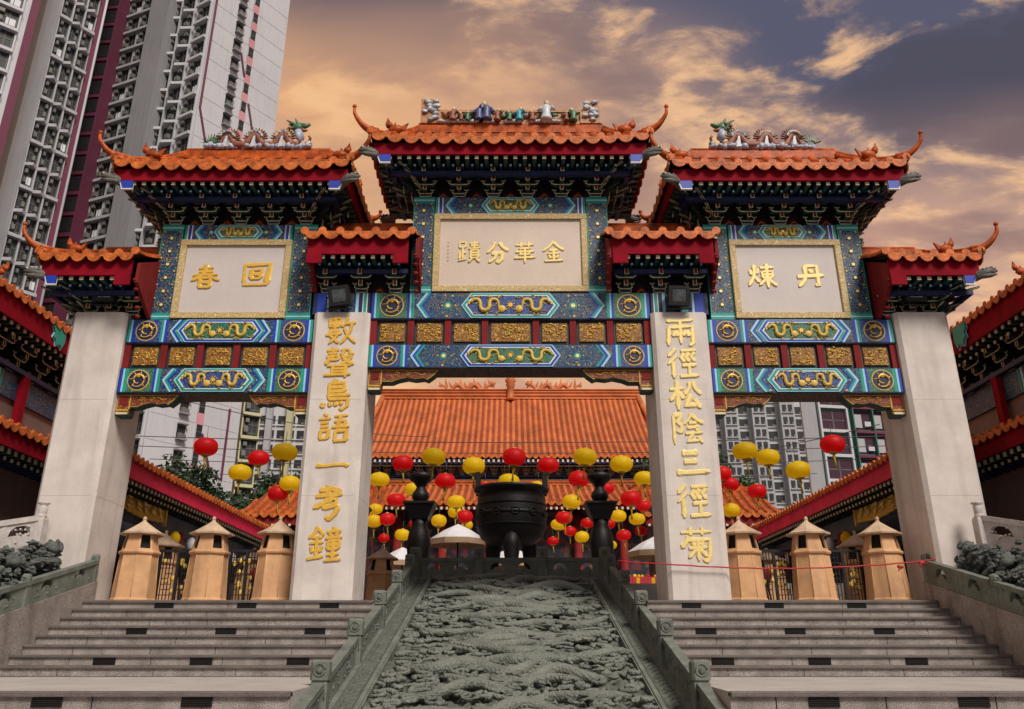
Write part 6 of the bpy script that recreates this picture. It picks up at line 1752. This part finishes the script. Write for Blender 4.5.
# ================================================================== hills and trees
h = MB(); n = 60
for ring in ((330, 1.), ):
    vs = []; 
    for j in range(14):
        for i in range(n + 1):
            x = -420 + 840 * i / n; r = j / 13
            z = (88 + 22 * math.sin(x * .011 + 1) + 14 * noise.noise((x * .012, 3, j * .2))) * math.sin(r * math.pi / 2) * (.30 + .70 * min(1, abs(x - 5) / 130) ** 1.2)
            vs.append((x, 230 + 190 * r + 6 * noise.noise((x * .05, j, 1)), -2.6 + z + 2.5 * noise.noise((x * .08, j * .9, 5)) * (r > .1)))
    h.add(vs, [(j * (n + 1) + i, j * (n + 1) + i + 1, (j + 1) * (n + 1) + i + 1, (j + 1) * (n + 1) + i) for j in range(13) for i in range(n)], 'hill', True)
struct('hills', h)

def tree(x, y, z0, ht, r, lab, k='leaf', seed=1, n=5200, kind='tree'):
    rr = random.Random(seed); t = thing('leafy_tree', lab, 'tree', (x, y, z0), 0, 'trees behind the corridors')
    m = MB(); th = ht * .45
    m.tube([(0, 0, -.1), (.1, 0, th * .5), (0, .1, th), (.1, 0, ht * .8)], [.24, .18, .14, .05], 'bark', 8)
    cl = []
    for i in range(15):
        a = rr.uniform(0, 6.28); q = rr.uniform(.25, .95) * r; z = ht * rr.uniform(.42, .96)
        q *= (1 - max(0, (z / ht - .7)) * 1.6)
        cl.append(((q * math.cos(a), q * math.sin(a), z), r * rr.uniform(.24, .46)))
        m.tube([(0, 0, th * rr.uniform(.5, 1)), (q * .5 * math.cos(a), q * .5 * math.sin(a), z * .85), (q * math.cos(a), q * math.sin(a), z)], [.09, .05, .02], 'bark', 5)
    m.build('trunk', t)
    m = MB(); vs = []; fs = []
    for i in range(n):
        c, cr = rr.choice(cl)
        while True:
            d = Vector((rr.gauss(0, 1), rr.gauss(0, 1), rr.gauss(0, .8)))
            if d.length > .1: break
        d = d.normalized() * cr * rr.uniform(.35, 1.12)
        p = Vector(c) + d; u = Vector((rr.gauss(0, 1), rr.gauss(0, 1), rr.gauss(0, .6))).normalized(); w = u.cross(Vector((rr.gauss(0, 1), rr.gauss(0, 1), rr.gauss(0, 1)))).normalized()
        s = rr.uniform(.09, .19); o = len(vs)
        vs += [tuple(p - u * s), tuple(p + w * s * .45), tuple(p + u * s), tuple(p - w * s * .45)]; fs.append((o, o + 1, o + 2, o + 3))
    m.add(vs, fs, k); m.build('crown', t)
for a in ((-17.2, 27, .85, 8.6, 2.6, 'dark bushy tree behind the left corridor, in front of the white end wall', 'leaf', 1), (-14.0, 29, .85, 9.6, 2.2, 'taller dark tree behind the left corridor under the red lantern', 'leaf', 2), (-20.5, 27, .85, 8.2, 2.2, 'dark tree partly behind the leftmost pillar', 'leaf', 3), (-11.6, 33, .85, 9.6, 2.4, 'dark tree above the left pavilion roof beside the inscribed pillar', 'leaf', 4),
          (12.0, 33, .85, 11.2, 2.6, 'dark green tree right of the right inscribed pillar, above the pavilion roof', 'leaf', 5), (14.6, 35, .85, 9.6, 2.0, 'green tree behind the right corridor roof end', 'leaf2', 6), (9.6, 34, .85, 11.0, 2.2, 'dark tree partly hidden by the right inscribed pillar', 'leaf', 7)):
    tree(a[0], a[1], a[2], a[3] * .88, a[4] * .92, a[5], a[6], a[7], 6000)

# ================================================================== sky, sun, camera
W = bpy.data.worlds.new('World'); S.world = W; W.use_nodes = True
nt = W.node_tree; N, L = nt.nodes, nt.links
bg = N['Background']
SUN_EL, SUN_AZ = R(46), R(152)     # azimuth clockwise from +Y: behind the camera, to the right
sky = N.new('ShaderNodeTexSky'); sky.sky_type = 'NISHITA'; sky.sun_disc = False
sky.sun_elevation = SUN_EL; sky.sun_rotation = SUN_AZ
tc = N.new('ShaderNodeTexCoord'); sx = N.new('ShaderNodeSeparateXYZ'); L.new(tc.outputs['Generated'], sx.inputs[0])
def math_(op, a, b=None, c=None):
    n = N.new('ShaderNodeMath'); n.operation = op
    for i, v in enumerate((a, b, c)):
        if v is None: continue
        if isinstance(v, (int, float)): n.inputs[i].default_value = v
        else: L.new(v, n.inputs[i])
    return n.outputs[0]
zz = math_('ADD', math_('MAXIMUM', sx.outputs[2], 0.), .22)
px = math_('DIVIDE', sx.outputs[0], zz); py = math_('DIVIDE', sx.outputs[1], zz)
cb = N.new('ShaderNodeCombineXYZ'); L.new(px, cb.inputs[0]); L.new(py, cb.inputs[1])
mp = N.new('ShaderNodeMapping'); mp.inputs['Scale'].default_value = (1.0, 1.7, 1); mp.inputs['Location'].default_value = (3.1, 1.2, 0); mp.inputs['Rotation'].default_value = (0, 0, R(24)); L.new(cb.outputs[0], mp.inputs[0])
def nz(sc, det, rough, dist=0.):
    n = N.new('ShaderNodeTexNoise'); n.inputs['Scale'].default_value = sc; n.inputs['Detail'].default_value = det; n.inputs['Roughness'].default_value = rough; n.inputs['Distortion'].default_value = dist
    L.new(mp.outputs[0], n.inputs['Vector']); return n.outputs['Fac']
# height plus cloud relief -> tone; the deck glows gold low on the left and is slate blue overhead
big = nz(.95, 3, .5, .1); mid = nz(2.3, 8, .58, .35); fine = nz(6.5, 9, .62, .3)
def sm(v, lo, hi):
    n = N.new('ShaderNodeMapRange'); n.interpolation_type = 'SMOOTHSTEP'; n.inputs['From Min'].default_value = lo; n.inputs['From Max'].default_value = hi
    L.new(v, n.inputs['Value']); return n.outputs[0]
def rgb(fac, a, b):
    n = N.new('ShaderNodeMix'); n.data_type = 'RGBA'
    for i, v in ((6, a), (7, b)):
        if isinstance(v, tuple): n.inputs[i].default_value = (*v, 1)
        else: L.new(v, n.inputs[i])
    L.new(fac, n.inputs[0]) if not isinstance(fac, float) else setattr(n.inputs[0], 'default_value', fac)
    return n.outputs[2]
hgt = math_('ADD', sx.outputs[2], math_('MULTIPLY', math_('SUBTRACT', big, .5), .75))
hgt = math_('ADD', hgt, math_('MULTIPLY', sx.outputs[0], .26))
gold = rgb(sm(sx.outputs[0], -.5, .5), (.92, .49, .21), (.68, .40, .28))
base = rgb(sm(hgt, .45, .71), gold, (.105, .105, .16))
# broken cloud bodies: mauve grey undersides
body = math_('MULTIPLY', sm(mid, .46, .60), math_('ADD', .62, math_('MULTIPLY', sx.outputs[0], .5)))
under = rgb(sm(hgt, .40, .70), (.52, .29, .22), (.080, .072, .098))
c1 = rgb(body, base, under)
# bright rims where the cloud is thin
rim = math_('MULTIPLY', sm(mid, .38, .47), math_('SUBTRACT', 1., sm(mid, .47, .545)))
rim = math_('MULTIPLY', rim, sm(fine, .40, .62))
rim = math_('MULTIPLY', rim, sm(nz(1.3, 2, .5, 0.), .34, .56))
c2 = rgb(math_('MULTIPLY', rim, .9), c1, (.98, .58, .30))
mx = c2.node
# clear-sky light from the Nishita model underneath the cloud deck
vs_ = N.new('ShaderNodeVectorMath'); vs_.operation = 'SCALE'; L.new(sky.outputs[0], vs_.inputs[0]); vs_.inputs['Scale'].default_value = .05
m2 = N.new('ShaderNodeMix'); m2.data_type = 'RGBA'; m2.inputs[0].default_value = .9; L.new(vs_.outputs[0], m2.inputs[6]); L.new(mx.outputs[2], m2.inputs[7])
back = N.new('ShaderNodeMapRange'); back.inputs['From Min'].default_value = .15; back.inputs['From Max'].default_value = -.5; L.new(sx.outputs[1], back.inputs['Value'])
m3 = N.new('ShaderNodeMix'); m3.data_type = 'RGBA'; L.new(back.outputs[0], m3.inputs[0]); L.new(m2.outputs[2], m3.inputs[6])
gb = N.new('ShaderNodeMix'); gb.data_type = 'RGBA'; gb.inputs[6].default_value = (.44, .40, .38, 1); gb.inputs[7].default_value = (.26, .24, .25, 1); L.new(big, gb.inputs[0])
L.new(gb.outputs[2], m3.inputs[7])
L.new(m3.outputs[2], bg.inputs[0]); bg.inputs[1].default_value = 1.0

sl = bpy.data.lights.new('sun', 'SUN'); sl.energy = 3.4; sl.angle = R(20); sl.color = (1., .93, .85)
so = bpy.data.objects.new('sun', sl); COL.objects.link(so)
dv = Vector((math.sin(SUN_AZ) * math.cos(SUN_EL), math.cos(SUN_AZ) * math.cos(SUN_EL), math.sin(SUN_EL)))
so.rotation_euler = dv.to_track_quat('Z', 'Y').to_euler(); so.location = dv * 50

cd = bpy.data.cameras.new('camera'); cam = bpy.data.objects.new('camera', cd); COL.objects.link(cam)
cam.location = (0, -15, -.905); cam.rotation_euler = (R(90) + CP, 0, 0)
cd.sensor_width = 36; cd.lens = 36 * 812 / 1024; cd.clip_end = 3000; cd.clip_start = .1
cd.shift_x = .0015
S.camera = cam
S.view_settings.view_transform = 'Standard'; S.view_settings.look = 'None'; S.view_settings.exposure = .05; S.view_settings.gamma = 1
S.cycles.max_bounces = 6
